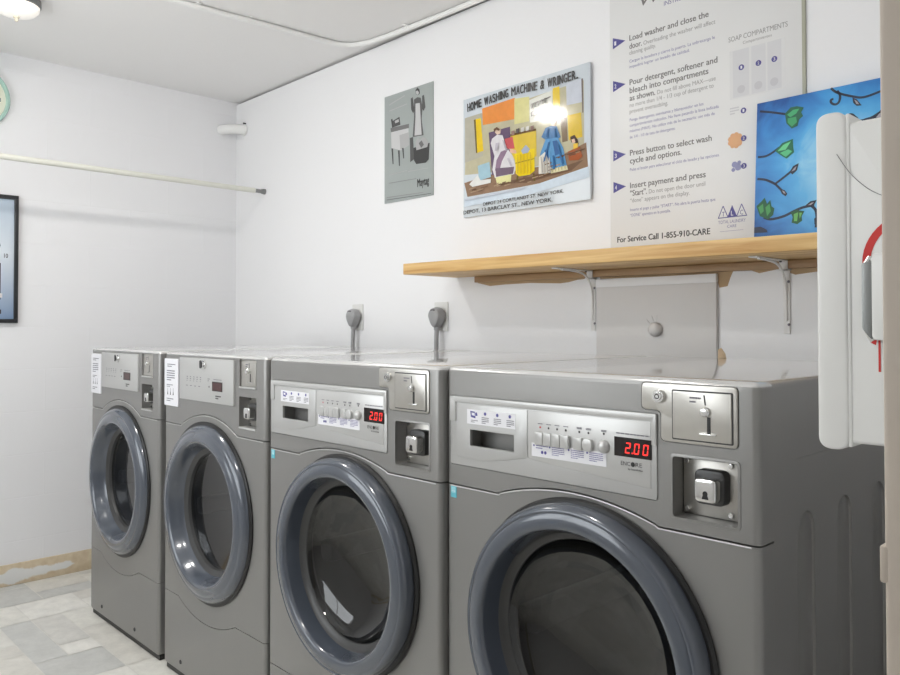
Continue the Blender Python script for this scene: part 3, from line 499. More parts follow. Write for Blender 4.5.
SEG = {'0': 'abcdef', '2': 'abged', '.': '.'}
def digits(bm, s, x, z, w, h, y, t):
    for ch in s:
        if ch == '.':
            flatpoly(bm, [(x-.35*w, z), (x-.35*w+t, z), (x-.35*w+t, z+t), (x-.35*w, z+t)], y); continue
        sl = .12*h; P = lambda a, c: (x + a*w + c*sl/h, z + c)
        def hbar(c): flatpoly(bm, [P(.08, c), P(.92, c), P(.92, c+t), P(.08, c+t)], y)
        def vbar(a, c0, c1): flatpoly(bm, [P(a, c0), P(a+t/w, c0), P(a+t/w, c1), P(a, c1)], y)
        for g in SEG[ch]:
            if g == 'a': hbar(h-t)
            if g == 'g': hbar(h/2-t/2)
            if g == 'd': hbar(0)
            if g == 'b': vbar(1-t/w, h/2+t*.4, h-t*.4)
            if g == 'c': vbar(1-t/w, t*.4, h/2-t*.4)
            if g == 'e': vbar(0, t*.4, h/2-t*.4)
            if g == 'f': vbar(0, h/2+t*.4, h-t*.4)
        x += w*1.68
def coin_vault(root, S, x0, x1, z0, z1, depth):
    """steel plate with square key lock at the back of the recess"""
    b = nb(); box(b, S(x0)+.001, S(x1)-.001, depth-.006, depth+.004, z0+.001, z1-.001, .001); cv = part('coin_vault', b, M_steel, root)
    cx, cz = S((x0+x1)/2 + .004), (z0+z1)/2 + .002; w = x1-x0
    b = nb(); prism(b, rrect(cx-.26*w, cx+.21*w, cz-.24*w, cz+.26*w, .012), depth-.026, depth-.005, .003); part('lock_collar', b, M_dark, cv)
    b = nb(); prism(b, rrect(cx-.165*w, cx+.165*w, cz-.175*w, cz+.165*w, .008), depth-.048, depth-.025, .004, 3); part('key_lock', b, M_chrome, cv)
    b = nb(); disc(b, cx+.01*w, cz-.005, .0045, depth-.0483); flatpoly(b, [(cx-.006+.01*w, cz-.014), (cx+.006+.01*w, cz-.014), (cx+.003+.01*w, cz-.004), (cx-.003+.01*w, cz-.004)], depth-.0483); part('keyhole', b, M_black, cv)
    for sx in (-1, 1):
        for sz in (-1, 1):
            b = nb(); lathe(b, [(0, depth-.011), (.004, depth-.0105), (.0055, depth-.006)], S((x0+x1)/2)-.075*w+sx*.34*w, (z0+z1)/2+sz*.40*(z1-z0), 14); part('screw', b, M_chrome, cv)
def coin_slide(cp, S, x0, x1, z0, z1, y):
    b = nb(); prism(b, rrect(S(x0), S(x1), z0, z1, .002), y-.0018, y+.001, .0006); part('coin_door', b, M_steel, cp)
    w, h = x1-x0, z1-z0; y2 = y-.0021
    b = nb(); flatpoly(b, [(S(x0+.56*w), z0+.74*h), (S(x0+.585*w), z0+.74*h), (S(x0+.565*w), z0+.95*h), (S(x0+.54*w), z0+.95*h)], y2)
    flatpoly(b, [(S(x0+.60*w), z0+.16*h), (S(x0+.66*w), z0+.16*h), (S(x0+.66*w), z0+.5*h), (S(x0+.60*w), z0+.5*h)], y2); part('coin_slot', b, M_black, cp)
    b = nb(); lines(b, S(x0+.30*w), S(x0+.50*w), z0+.76*h, z0+.92*h, 2, y2); part('fine_print', b, M_ink, cp)
    b = nb(); lathe(b, [(0, -.012), (.006, -.0115), (.0085, -.008), (.006, -.004), (.004, y)], S(x0+.57*w), z0+.60*h, 20); part('coin_knob', b, M_chrome, cp)
    b = nb(); box(b, S(x0+.48*w), S(x0+.76*w), y-.006, y-.001, z0+.13*h, z0+.16*h, .0008); part('coin_stop', b, M_chrome, cp)
def make_washer(loc, label):
    W = .713; S = lambda x: x - W/2
    root = thing('washing_machine', label, 'washing machine', loc, 'grey coin-operated washing machines')
    hi = [(0, .852), (.158, .852)] + arcpts(.163, .527, .8555, .884) + [(.532, .852), (W, .852)]
    lo = [(0, .238), (.13, .238)] + arcpts(.135, .57, .234, .19) + [(.575, .238), (W, .238)]
    xc, zc = S(RW[0]), RW[1]
    console = rrect(.013, .533, .896, 1.049, .006)
    coinp = rounded([(.500, 1.053), (.538, 1.053), (.538, 1.001), (.680, 1.001), (.680, 1.103), (.500, 1.103)], .010)
    vault = rrect(.561, .677, .876, .978, .006)
    machine_shell(root, W, hi, lo, (xc, zc, RW[2]), [(console, .004), (coinp, .004), (vault, .042), (rrect(.070, .21, .935, .985, .002), .04)])
    # console
    P = lambda pts: [(S(x), z) for x, z in pts]
    b = nb(); prism(b, P(rrect(.0145, .5315, .8975, 1.0475, .005)), -.002, .0038, .0015); con = part('control_panel', b, M_panel, root)
    c = nb(); prism(c, P(rrect(.077, .203, .943, .978, .002)), -.02, .02); cut(con, c)
    b = nb(); prism(b, P(rounded([(.0148, 1.047), (.0148, .992), (.033, .992), (.033, 1.034), (.522, 1.034), (.522, .992), (.5312, .992), (.5312, 1.047)], .002, 2)), -.0045, -.0015, .0012); part('console_lip', b, M_panel2, con)
    b = nb(); prism(b, P([(.036, 1.032), (.036, .916), (.120, .914), (.165, .921), (.2385, .936), (.2385, 1.032)]), -.0034, -.0015, .0008); df = part('detergent_drawer', b, M_panel, con)
    c = nb(); prism(c, P(rrect(.077, .203, .943, .978, .002)), -.02, .02); cut(df, c)
    b = nb(); prism(b, P([(.241, 1.032), (.241, .936), (.30, .930), (.52, .916), (.52, 1.032)]), -.0030, -.0015, .0006); part('control_plate', b, M_panel2, con)
    y = -.0036
    # drawer label
    b = nb(); flatpoly(b, P([(.068, .990), (.207, .990), (.207, 1.0215), (.068, 1.0215)]), y); t = nb(); g = nb()
    flatpoly(t, P([(.080, 1.005), (.094, 1.003), (.092, 1.017), (.078, 1.018)]), y-.0002); flatpoly(t, P([(.094, 1.008), (.100, 1.009), (.098, 1.016), (.093, 1.015)]), y-.0002)
    q = nb(); flatpoly(q, P([(.083, 1.009), (.092, 1.008), (.091, 1.014), (.082, 1.015)]), y-.0004)
    for x in (.122, .157, .192): disc(t, S(x), 1.0145, .0036, y-.0002)
    for x in (.080, .112, .147, .183): lines(g, S(x), S(x+.021), .993, 1.008 if x > .09 else 1.0, 4 if x > .09 else 2, y-.0002)
    finish('drawer_label', [(b, M_sheet), (t, M_violet), (q, M_sheet), (g, M_ink)], con, smooth=False)
    # push buttons
    bx = [(.262+.021*k, .2825+.021*k) for k in range(4)]
    for x0, x1 in bx:
        b = nb(); prism(b, P(rrect(x0, x1-.0006, .966, .991, .0015, 2)), -.010, -.002, .0014); part('button', b, M_panel2, con)
    b = nb(); prism(b, P(rrect(.357, .3765, .967, .990, .0015, 2)), -.010, -.002, .0014); part('button', b, M_panel2, con)
    b = nb(); prism(b, P(rounded([(.3772, .967), (.399, .967), (.399, .990), (.3772, .990)], .009)), -.010, -.002, .0014); part('button', b, M_panel2, con)
    b = nb(); lathe(b, [(0, -.0135), (.006, -.013), (.0105, -.010), (.0125, -.005), (.0125, -.002)], S(.4225), .979, 28); part('start_button', b, M_panel2, con)
    M_red = mat('red_ink', rgb(205, 90, 90), .5)
    for k, x in enumerate([.272, .293, .314, .335, .367, .388, .4225]):
        b = nb(); g = nb(); disc(b, S(x), 1.0005 + (0 if k < 6 else .002), .0022, y); lines(g, S(x-.006), S(x+.006), 1.0055, 1.0095, 1 if k < 4 else 2, y, .0016, False)
        finish('indicator_mark', [(b, M_ink2 if k else M_red), (g, M_ink)], con, smooth=False)
    g = nb(); lines(g, S(.449), S(.518), 1.0045, 1.0095, 1, y, .0022, False); part('display_caption', g, M_ink, con, smooth=False)
    # instruction strip under the buttons
    b = nb(); flatpoly(b, P([(.250, .942), (.428, .942), (.428, .9685), (.250, .9685)]), y); t = nb(); g = nb()
    for x in (.256, .296, .342, .385):
        disc(t, S(x), .9635, .0021, y-.0002); lines(g, S(x+.005), S(x+.036), .948 if x > .26 else .957, .966, 5 if x > .26 else 2, y-.0002)
    for x in (.277, .285): disc(t, S(x), .9515, .0033, y-.0002)
    finish('instruction_strip', [(b, M_sheet), (t, M_violet), (g, M_violet2)], con, smooth=False)
    # display
    b = nb(); prism(b, P(rrect(.445, .522, .966, 1.0005, .001, 2)), y, -.002); d = nb(); digits(d, '2.00', S(.4675), .9725, .0108, .0195, y-.0003, .0024)
    b2 = d
    finish('price_display', [(b, M_screen), (b2, M_led)], con, smooth=False)
    b = nb(); text(b, 'ENC', S(.459), .9505, .0075, y, .0195); text(b, 'RE', S(.4895), .9505, .0075, y, .0135); g = nb(); disc(g, S(.484), .954, .0043, y-.0001)
    text(g, 'by Laundrylux', S(.474), .9435, .0035, y, .0305, .02)
    finish('maker_lettering', [(b, M_ink2), (g, M_black)], con, smooth=False)
    # coin plate
    b = nb(); prism(b, P(rounded([(.5015, 1.0545), (.5395, 1.0545), (.5395, 1.0025), (.6785, 1.0025), (.6785, 1.1015), (.5015, 1.1015)], .009)), -.0025, .0035, .0018); cp = part('coin_plate', b, M_steel, root)
    b = nb(); prism(b, P(rrect(.5615, .6715, 1.0075, 1.0925, .003)), -.0028, -.0020); part('shadow_gap', b, M_dark, cp)
    coin_slide(cp, S, .564, .669, 1.010, 1.090, -.003)
    b = nb(); lathe(b, [(0, -.011), (.007, -.011), (.0075, -.008), (.0105, -.008), (.012, -.005), (.012, -.002)], S(.541-.004), 1.079, 24); part('tube_lock', b, M_chrome, cp)
    b = nb(); ringflat(b, S(.537), 1.079, .0030, .0046, -.0112, 18); part('lock_barrel', b, M_ink2, cp)
    coin_vault(root, S, .561, .677, .876, .978, .040)
    b = nb(); prism(b, P(rrect(.556, .682, .871, .983, .009)), -.0012, .002, .001); vf = part('vault_frame', b, M_grey, root)
    c = nb(); prism(c, P(vault), -.02, .02); cut(vf, c)
    # energy sticker
    b = nb(); prism(b, P([(.0145, .823), (.032, .823), (.032, .848), (.0145, .848)]), -.0010, .0004); g = nb(); flatpoly(g, P([(.0165, .833), (.030, .833), (.030, .846), (.0165, .846)]), -.0013)
    q = nb(); text(q, 'energy', S(.0170), .8365, .0035, -.0015, .0125)
    finish('energy_sticker', [(b, M_teal), (g, mat('teal_sticker_light', rgb(150, 212, 222), .5)), (q, M_sheet)], root, smooth=False)
    k = RW[2]
    machine_door(root, xc, zc,
        [(k-.004, .001), (k-.001, -.012), (k-.001, -.026), (k-.004, -.037), (k-.009, -.043), (k-.014, -.0455), (k-.0165, -.0440), (k-.021, -.0465), (k-.036, -.0480), (k-.044, -.0475), (k-.048, -.044), (k-.051, -.036), (k-.055, -.010), (k-.058, .004)],
        [(k+.006, .0005), (k+.0075, -.006), (k+.004, -.012), (k-.006, -.013)],
        [(k-.057, .000), (k-.059, .003), (k-.064, .008), (k-.074, .012), (k-.080, .026)],
        [(k-.076, .014), (k-.084, .028), (k-.115, .048), (k-.16, .060), (k-.22, .066), (0, .068)], '')
    drum(root, xc, zc, k-.035)
    return root
def make_dryer(loc, label):
    W = .685; S = lambda x: x - W/2; P = lambda pts: [(S(x), z) for x, z in pts]
    root = thing('tumble_dryer', label, 'tumble dryer', loc, 'grey coin-operated tumble dryers')
    hi = [(0, .864), (.130, .864)] + arcpts(.138, .512, .868, .912) + [(.52, .864), (W, .864)]
    lo = [(0, .278), (.118, .278)] + arcpts(.124, .500, .274, .234) + [(.506, .278), (W, .278)]
    xc, zc = S(RD[0]), RD[1]
    coin = rrect(.531, .631, 1.012, 1.100, .003); vault = rrect(.529, .632, .889, .987, .003)
    machine_shell(root, W, hi, lo, (xc, zc, RD[2]), [(coin, .012), (vault, .042)])
    b = nb(); prism(b, P(rrect(.129, .503, .955, 1.096, .002)), -.006, .002, .0012); con = part('control_panel', b, M_panel2, root)
    y = -.0063
    b = nb(); prism(b, P(rrect(.366, .434, .994, 1.024, .001, 2)), y-.0004, -.003); g = nb(); flatpoly(g, P([(.372, .998), (.428, .998), (.428, 1.020), (.372, 1.020)]), y-.0006)
    finish('display', [(b, M_screen), (g, M_screen2)], con, smooth=False)
    g = nb()
    for k in range(5):
        x = .185 + .024*k; lines(g, S(x), S(x+.008), 1.016, 1.036, 3, y); 
    for k in range(4): lines(g, S(.180+.03*k), S(.202+.03*k), 1.000, 1.006, 1, y)
    lines(g, S(.335), S(.35), 1.022, 1.034, 2, y); lines(g, S(.375), S(.43), 1.028, 1.034, 1, y, .002, False)
    t = nb(); disc(t, S(.345), 1.006, .0035, y); lines(t, S(.388), S(.425), .968, .982, 2, y, .004)
    finish('panel_marks', [(g, M_ink), (t, M_ink2)], con, smooth=False)
    b = nb(); lathe(b, [(0, -.016), (.009, -.016), (.010, -.012), (.014, -.011), (.015, -.005)], S(.312), 1.076, 24); lk = part('tube_lock', b, M_chrome, con)
    b = nb(); prism(b, P(rrect(.2985, .3125, 1.064, 1.090, .006)), -.0175, -.0162); part('lock_cover', b, M_black, con)
    # instruction card
    b = nb(); prism(b, P(rrect(.006, .114, .924, 1.088, .002)), -.005, .001, .0008); g = nb(); t = nb()
    lines(g, S(.030), S(.095), 1.058, 1.072, 2, -.0053); lines(g, S(.026), S(.090), 1.010, 1.050, 5, -.0053); lines(g, S(.026), S(.075), .988, 1.000, 2, -.0053)
    for k in range(3):
        x = .030 + .022*k; flatpoly(t, P([(x, .962), (x+.008, .962), (x+.005, .975), (x+.005, .986), (x+.003, .986), (x+.003, .975)]), -.0053)
    lines(g, S(.026), S(.080), .938, .952, 2, -.0053)
    finish('instruction_card', [(b, M_sheet), (g, M_ink), (t, M_ink2)], root, smooth=False)
    # coin plate in its recess and the bright ledge below
    b = nb(); prism(b, P(rrect(.532, .630, 1.0185, 1.099, .002)), .004, .0118, .001); cp = part('coin_plate', b, M_steel, root)
    coin_slide(cp, S, .541, .625, 1.022, 1.094, .003)
    b = nb(); box(b, S(.532), S(.630), -.003, .011, 1.0125, 1.018, .001); part('ledge', b, M_panel2, cp)
    coin_vault(root, S, .529, .632, .889, .987, .040)
    b = nb(); box(b, S(.531), S(.630), -.003, .030, .8895, .895, .001); part('vault_ledge', b, M_panel2, root)
    k = RD[2]
    machine_door(root, xc, zc,
        [(k-.005, .001), (k-.006, -.008), (k-.010, -.018), (k-.018, -.026), (k-.024, -.0285), (k-.027, -.0275), (k-.032, -.031), (k-.045, -.0345), (k-.056, -.0355), (k-.062, -.034), (k-.067, -.026), (k-.074, -.004), (k-.082, .016), (k-.086, .020)],
        [(k+.003, .0005), (k+.004, -.005), (k+.001, -.008), (k-.008, -.009)],
        [(k-.084, .017), (k-.088, .019), (k-.100, .025), (k-.106, .046)],
        [(k-.098, .034), (k-.14, .040), (k-.21, .045), (0, .047)], '')
    drum(root, xc, zc, k-.04)
    return root
RW = (.369, .597, .271); RD = (.324, .597, .290)
wash = make_washer((2.769 + .713/2, -.9826, 0), 'grey front-loading washing machine standing nearest the white plastic wall box')
dup(wash, (2.044 + .723/2, -1.000, 0), 'grey front-loading washing machine standing between a tumble dryer and another washing machine', (1.014, 1, 1))
dry = make_dryer((1.336 + .685/2, -.9975, 0), 'grey tumble dryer standing between another dryer and a washing machine')
dup(dry, (.612 + .672/2, -.9965, 0), 'grey tumble dryer standing next to the painted block wall', (.981, 1, 1))

# ------------------------------------------------------------------ shelf
def wood_mat(name, c1, c2):
    m = bpy.data.materials.new(name); m.use_nodes = True; nt = m.node_tree; b = nt.nodes['Principled BSDF']; L = nt.links.new
    tc = nt.nodes.new('ShaderNodeTexCoord'); mp = nt.nodes.new('ShaderNodeMapping'); mp.inputs['Scale'].default_value = (1.2, 16, 22)
    n = nt.nodes.new('ShaderNodeTexNoise'); n.inputs['Scale'].default_value = 2.2; n.inputs['Detail'].default_value = 7; n.inputs['Distortion'].default_value = .6
    cr = nt.nodes.new('ShaderNodeValToRGB'); cr.color_ramp.elements[0].position = .32; cr.color_ramp.elements[1].position = .68
    cr.color_ramp.elements[0].color = c1; cr.color_ramp.elements[1].color = c2
    L(tc.outputs['Object'], mp.inputs[0]); L(mp.outputs[0], n.inputs['Vector']); L(n.outputs['Fac'], cr.inputs[0]); L(cr.outputs[0], b.inputs['Base Color'])
    b.inputs['Roughness'].default_value = .45
    return m
M_wood = wood_mat('varnished_pine', rgb(196, 148, 84), rgb(234, 200, 138))
M_wood2 = wood_mat('plain_pine', rgb(160, 128, 92), rgb(190, 158, 118))
sh = thing('wall_shelf', 'long varnished pine shelf on the back wall above the washing machines', 'shelf', (1.795, 0, 1.396))
sl = -.0090
b = nb(); box(b, 0, 1.80, -.28, -.001, 0, .041, .0025); b.transform(Matrix.Shear('XY', 4, (0, 0)) if False else Matrix(((1, 0, 0, 0), (0, 1, 0, 0), (sl, 0, 1, 0), (0, 0, 0, 1)))); part('board', b, M_wood, sh)
b = nb(); box(b, .125, 1.80, -.022, -.001, -.024, -.001, .001); b.transform(Matrix(((1, 0, 0, 0), (0, 1, 0, 0), (sl, 0, 1, 0), (0, 0, 0, 1)))); part('cleat', b, M_wood2, sh)
M_brk = mat('bracket_white', rgb(238, 237, 235), .4)
for x in (.672, 1.325):
    zt = sl*x
    b = nb(); box(b, x-.009, x+.009, -.0055, -.0008, -.205+zt, -.026+zt, .001); box(b, x-.012, x+.012, -.215, -.0225, -.0046+zt, -.0008+zt, .001)
    box(b, x-.012, x+.012, -.0265, -.0225, -.030+zt, -.001+zt, .001); box(b, x-.012, x+.012, -.0265, -.001, -.030+zt, -.0255+zt, .001)
    tube(b, smooth_path([(x, -.18, -.005+zt), (x, -.09, -.009+zt), (x, -.040, -.026+zt), (x, -.012, -.075+zt), (x, -.007, -.17+zt)], 6), .0035, 8)
    br = part('bracket', b, M_brk, sh)
    for z in (-.06, -.18):
        b = nb(); lathe(b, [(0, -.0085), (.003, -.008), (.004, -.0055)], x+.006, z+zt, 12); part('screw', b, M_ink, br)
    b = nb(); lathez(b, [(.004, -.0045+zt), (.003, -.008+zt), (0, -.0085+zt)], x+.003, -.05, 12); part('screw', b, M_ink2, br)

# ------------------------------------------------------------------ wall hangings
def shapes(lst, y, step, rough=.5):
    out = []
    for k, (c, pts) in enumerate(lst):
        b = nb(); flatpoly(b, pts, y - step*k); out.append((b, flat(c, rough)))
    return out
def tri(bm, pts, y):
    flatpoly(bm, pts, y)
# grey advertising print
ad = thing('advertising_print', 'small grey print of a woman with an old washing machine and laundry basket', 'poster', (1.505, 0, 1.983))
def child_off(o, root): o.parent = root; o.location = -Vector(root.location); return o
b = nb(); box(b, 1.345, 1.664, -.0045, 0, 1.746, 2.222, .0006); child_off(part('sheet', b, mat('ad_sheet', rgb(166, 173, 171), .4, noise=.08, nscale=6), None), ad)
child_off(finish('drawing', shapes(AD_SHAPES, -.0047, .00006), None, smooth=False), ad)
b = nb(); (x0, z0), (x1, z1) = AD_TXT
text(b, 'Maytag', x0, z0, .034, -.0060, x1-x0, .012, math.atan2(z1-z0, x1-x0)*.3 + .05, shear=.12); child_off(part('lettering', b, flat(50), None, smooth=False), ad)
# colour print
pr = thing('colour_print', 'glossy colour print of women washing with an old machine and wringer', 'poster', (1.849, 0, 1.867))
b = nb(); box(b, 1.849, 2.460, -.010, -.0006, 1.632, 2.102, .0008); child_off(part('board', b, mat('print_board', rgb(214, 222, 228), .10, coat=.3, noise=.04, nscale=5), None), pr)
child_off(finish('picture', shapes(PRINT_SHAPES, -.0102, .00005, .1), None, smooth=False), pr)
b = nb()
arc = smooth_path([(p[0], 0, p[1]) for p in PRINT_ARC], 12)
acc = [0]
for p, q in zip(arc[:-1], arc[1:]): acc.append(acc[-1] + (q-p).length)
title = 'HOME WASHING MACHINE & WRINGER.'
adv = {' ': .55, 'I': .45, 'M': 1.15, 'W': 1.2, '.': .4, '&': 1.0}
ws = [adv.get(c, .85) for c in title]; tot = sum(ws); pos = 0
for c, w in zip(title, ws):
    s = pos/tot*acc[-1]; k = max(i for i in range(len(acc)) if acc[i] <= s + 1e-9); k = min(k, len(arc)-2)
    f = (s-acc[k])/max(acc[k+1]-acc[k], 1e-6); p = arc[k].lerp(arc[k+1], f); d = arc[k+1]-arc[k]
    if c != ' ': text(b, c, p.x, p.z, .032, -.0135, w/tot*acc[-1]*.80, .045, math.atan2(d.z, d.x))
    pos += w
child_off(part('title', b, flat(48, .3), None, smooth=False), pr)
for (p, q), s, h in ((PRINT_L1, 'DEPOT 24 CORTLANDT ST. NEW YORK.', .0125), (PRINT_L2, 'DEPOT, 13 BARCLAY ST., NEW YORK.', .0145)):
    b = nb(); text(b, s, p[0], p[1] + (.004 if h < .014 else -.001), h, -.0135, q[0]-p[0], .012, math.atan2(q[1]-p[1], q[0]-p[0])); child_off(part('address_line', b, flat(48, .3), None, smooth=False), pr)
pr.rotation_euler = (0, 0, math.radians(-.6)); pr.scale = (1.008, 1, 1)
# instruction sign
sg = thing('instruction_sign', 'large white sign of washing steps with numbered violet arrows above the shelf', 'sign', (2.852, 0, 1.9))
b = nb(); box(b, 2.538, 3.168, -.004, -.0006, 1.438, 2.40, .0006); child_off(part('sheet', b, mat('sign_sheet', rgb(232, 232, 231), .35), None), sg)
y = -.0043
b = nb(); box(b, 3.168, 3.178, -.006, -.0006, 1.438, 2.40, .001); child_off(part('edge_strip', b, mat('olive_grey_edge', rgb(178, 178, 160), .5), None), sg)
b = nb(); X = 2.614
text(b, 'WASHER', 2.655, 2.238, .036, y, .30, .012, shear=.2); child_off(part('title', b, mat('warm_grey_ink', rgb(126, 124, 122), .6), None, smooth=False), sg); b = nb()
big = [('Load washer and close the', 2.136, .278, .026), ('door.', 2.109, .046, .026), ('Pour detergent, softener and', 1.990, .305, .026), ('bleach into compartments', 1.963, .276, .026), ('as shown.', 1.938, .094, .026),
       ('Press button to select wash', 1.758, .285, .026), ('cycle and options.', 1.732, .185, .026), ('Insert payment and press', 1.651, .265, .026), ('“Start”.', 1.6255, .062, .026)]
b.free()
for lo_, hi_ in ((0, 2), (2, 5), (5, 7), (7, 9)):
    b = nb()
    for s, z, w, h in big[lo_:hi_]: text(b, s, X, z, h*.72, y, w, .03)
    child_off(part('step_heading', b, mat('warm_grey_ink', rgb(126, 124, 122), .6), None, smooth=False), sg)
b = nb()
small = [('Overloading the washer will affect', 2.667, 2.109, .247), ('cleaning quality.', X, 2.090, .098), ('Do not fill above MAX—use', 2.716, 1.938, .198), ('no more than 1/4 - 1/3 cup of detergent to', X, 1.9175, .293), ('prevent oversudsing.', X, 1.897, .140),
         ('Do not open the door until', 2.684, 1.6255, .194), ('“done” appears on the display.', X, 1.604, .212)]
b.free()
for lo_, hi_ in ((0, 2), (2, 5), (5, 7)):
    b = nb()
    for s, x, z, w in small[lo_:hi_]: text(b, s, x, z, .0135, y, w, .004)
    child_off(part('step_note', b, mat('soft_grey_ink', rgb(162, 160, 158), .6), None, smooth=False), sg)
b = nb()
text(b, 'SOAP COMPARTMENTS', 2.955, 2.040, .015, y, .174, .004); text(b, 'Compartimientos', 2.999, 2.024, .0085, y, .085, .004)
child_off(part('soap_heading', b, mat('soft_grey_ink', rgb(162, 160, 158), .6), None, smooth=False), sg)
b = nb()
sp = [('Cargue la lavadora y cierre la puerta. La sobrecarga le', 2.064, .298), ('impedirá lograr un lavado de calidad.', 2.046, .215), ('Ponga detergente, suavizante y blanqueador en los', 1.871, .260), ('compartimientos indicados. No llene pasando la línea indicada', 1.853, .309), ('máximo (MAX). No utilice más de lo necesario: use más de', 1.8345, .296), ('de 1/4 - 1/3 de taza de detergente.', 1.814, .165),
      ('Pulse el botón para seleccionar el ciclo de lavado y las opciones.', 1.7075, .310), ('Inserte el pago y pulse “START”. No abra la puerta hasta que', 1.576, .296), ('“DONE” aparezca en la pantalla.', 1.558, .147)]
b.free()
for lo_, hi_ in ((0, 2), (2, 6), (6, 7), (7, 9)):
    b = nb()
    for s, z, w in sp[lo_:hi_]: text(b, s, X, z, .0095, y, w, .002)
    child_off(part('step_translation', b, M_violet2, None, smooth=False), sg)
b = nb(); text(b, 'INSTRUCTIONS', 2.742, 2.214, .014, y, .13, .004); child_off(part('subtitle', b, M_violet2, None, smooth=False), sg)
b = nb()
text(b, 'TOTAL LAUNDRY', 2.919, 1.5045, .0095, y, .084); text(b, 'CARE', 2.947, 1.491, .0085, y, .028); flatpoly(b, [(2.924, 1.481), (2.996, 1.481), (2.996, 1.4818), (2.924, 1.4818)], y)
child_off(part('emblem_caption', b, M_violet2, None, smooth=False), sg)
b = nb(); text(b, 'For Service Call 1-855-910-CARE', 2.564, 1.477, .0185, y, .328, .04); child_off(part('service_line', b, flat(66), None, smooth=False), sg)
for n_, z0 in (('1', 2.125), ('2', 1.981), ('3', 1.749), ('4', 1.643)):
    b = nb(); w_ = nb(); flatpoly(b, [(2.550, z0), (2.599, z0+.017), (2.550, z0+.0375)], y); text(w_, n_, 2.556, z0+.0105, .014, y-.0003, .007, .02)
    child_off(finish('step_arrow', [(b, M_violet), (w_, M_sheet)], None, smooth=False), sg)
for n_, x, z in (('1', 2.994, 1.957), ('2', 3.045, 1.957), ('3', 3.091, 1.957), ('1', 2.9995, 1.829), ('2', 2.9995, 1.748), ('3', 2.9995, 1.667)):
    b = nb(); w_ = nb(); disc(b, x, z, .0085, y-.0006); text(w_, n_, x-.0025, z-.0043, .0085, y-.0009, .005, .02)
    child_off(finish('number_dot', [(b, M_violet), (w_, M_sheet)], None, smooth=False), sg)
b = nb(); w_ = nb(); flatpoly(b, [(2.947, 1.521), (2.978, 1.521), (2.9625, 1.557)], y); text(w_, 'L', 2.959, 1.526, .014, y-.0003, .007, .015)
child_off(finish('emblem', [(b, M_violet), (w_, M_sheet)], None, smooth=False), sg)
for x, ch_, xl in ((2.919, 'T', 2.931), (2.976, 'C', 2.987)):
    b = nb()
    for p, q in (((x, 1.521), (x+.0155, 1.557)), ((x+.0155, 1.557), (x+.031, 1.521)), ((x, 1.522), (x+.031, 1.522))):
        d = Vector((q[0]-p[0], q[1]-p[1])).normalized()*.0012; flatpoly(b, [(p[0]-d.y, p[1]+d.x), (p[0]+d.y, p[1]-d.x), (q[0]+d.y, q[1]-d.x), (q[0]-d.y, q[1]+d.x)], y)
    text(b, ch_, xl, 1.526, .014, y, .0085); child_off(part('emblem', b, M_violet, None, smooth=False), sg)
b = nb(); g = nb(); t = nb(); o_ = nb(); bl = nb()
flatpoly(b, [(2.958, 1.868), (3.122, 1.868), (3.122, 2.012), (2.958, 2.012)], y)
for x0, x1 in ((2.968, 3.017), (3.024, 3.066), (3.071, 3.111)): flatpoly(g, [(x0, 1.872), (x1, 1.872), (x1, 2.010), (x0, 2.010)], y-.0003)
for x in (2.993, 3.044, 3.090): disc(t, x, 1.893, .012, y-.0005)
for k in range(9): disc(o_, 2.974 + .016*math.cos(k*2*PI/9), 1.746 + .016*math.sin(k*2*PI/9), .008, y)
disc(o_, 2.974, 1.746, .018, y-.0001)
for dx, dz, r in ((-.006, .006, .009), (.005, -.003, .010), (.008, .010, .006), (-.010, -.009, .006)): disc(bl, 2.977+dx, 1.669+dz, r, y-.00005*(dx > 0))
child_off(finish('compartment_picture', [(b, flat(226)), (g, flat((218, 218, 220))), (t, flat((206, 205, 208)))], None, smooth=False), sg)
child_off(finish('powder_picture', [(o_, flat((232, 178, 130)))], None, smooth=False), sg); child_off(finish('softener_picture', [(bl, flat((150, 152, 190)))], None, smooth=False), sg)
t = nb(); lines(t, 2.958, 2.986, 1.822, 1.846, 3, y); child_off(finish('bleach_picture', [(t, flat((206, 205, 208)))], None, smooth=False), sg)
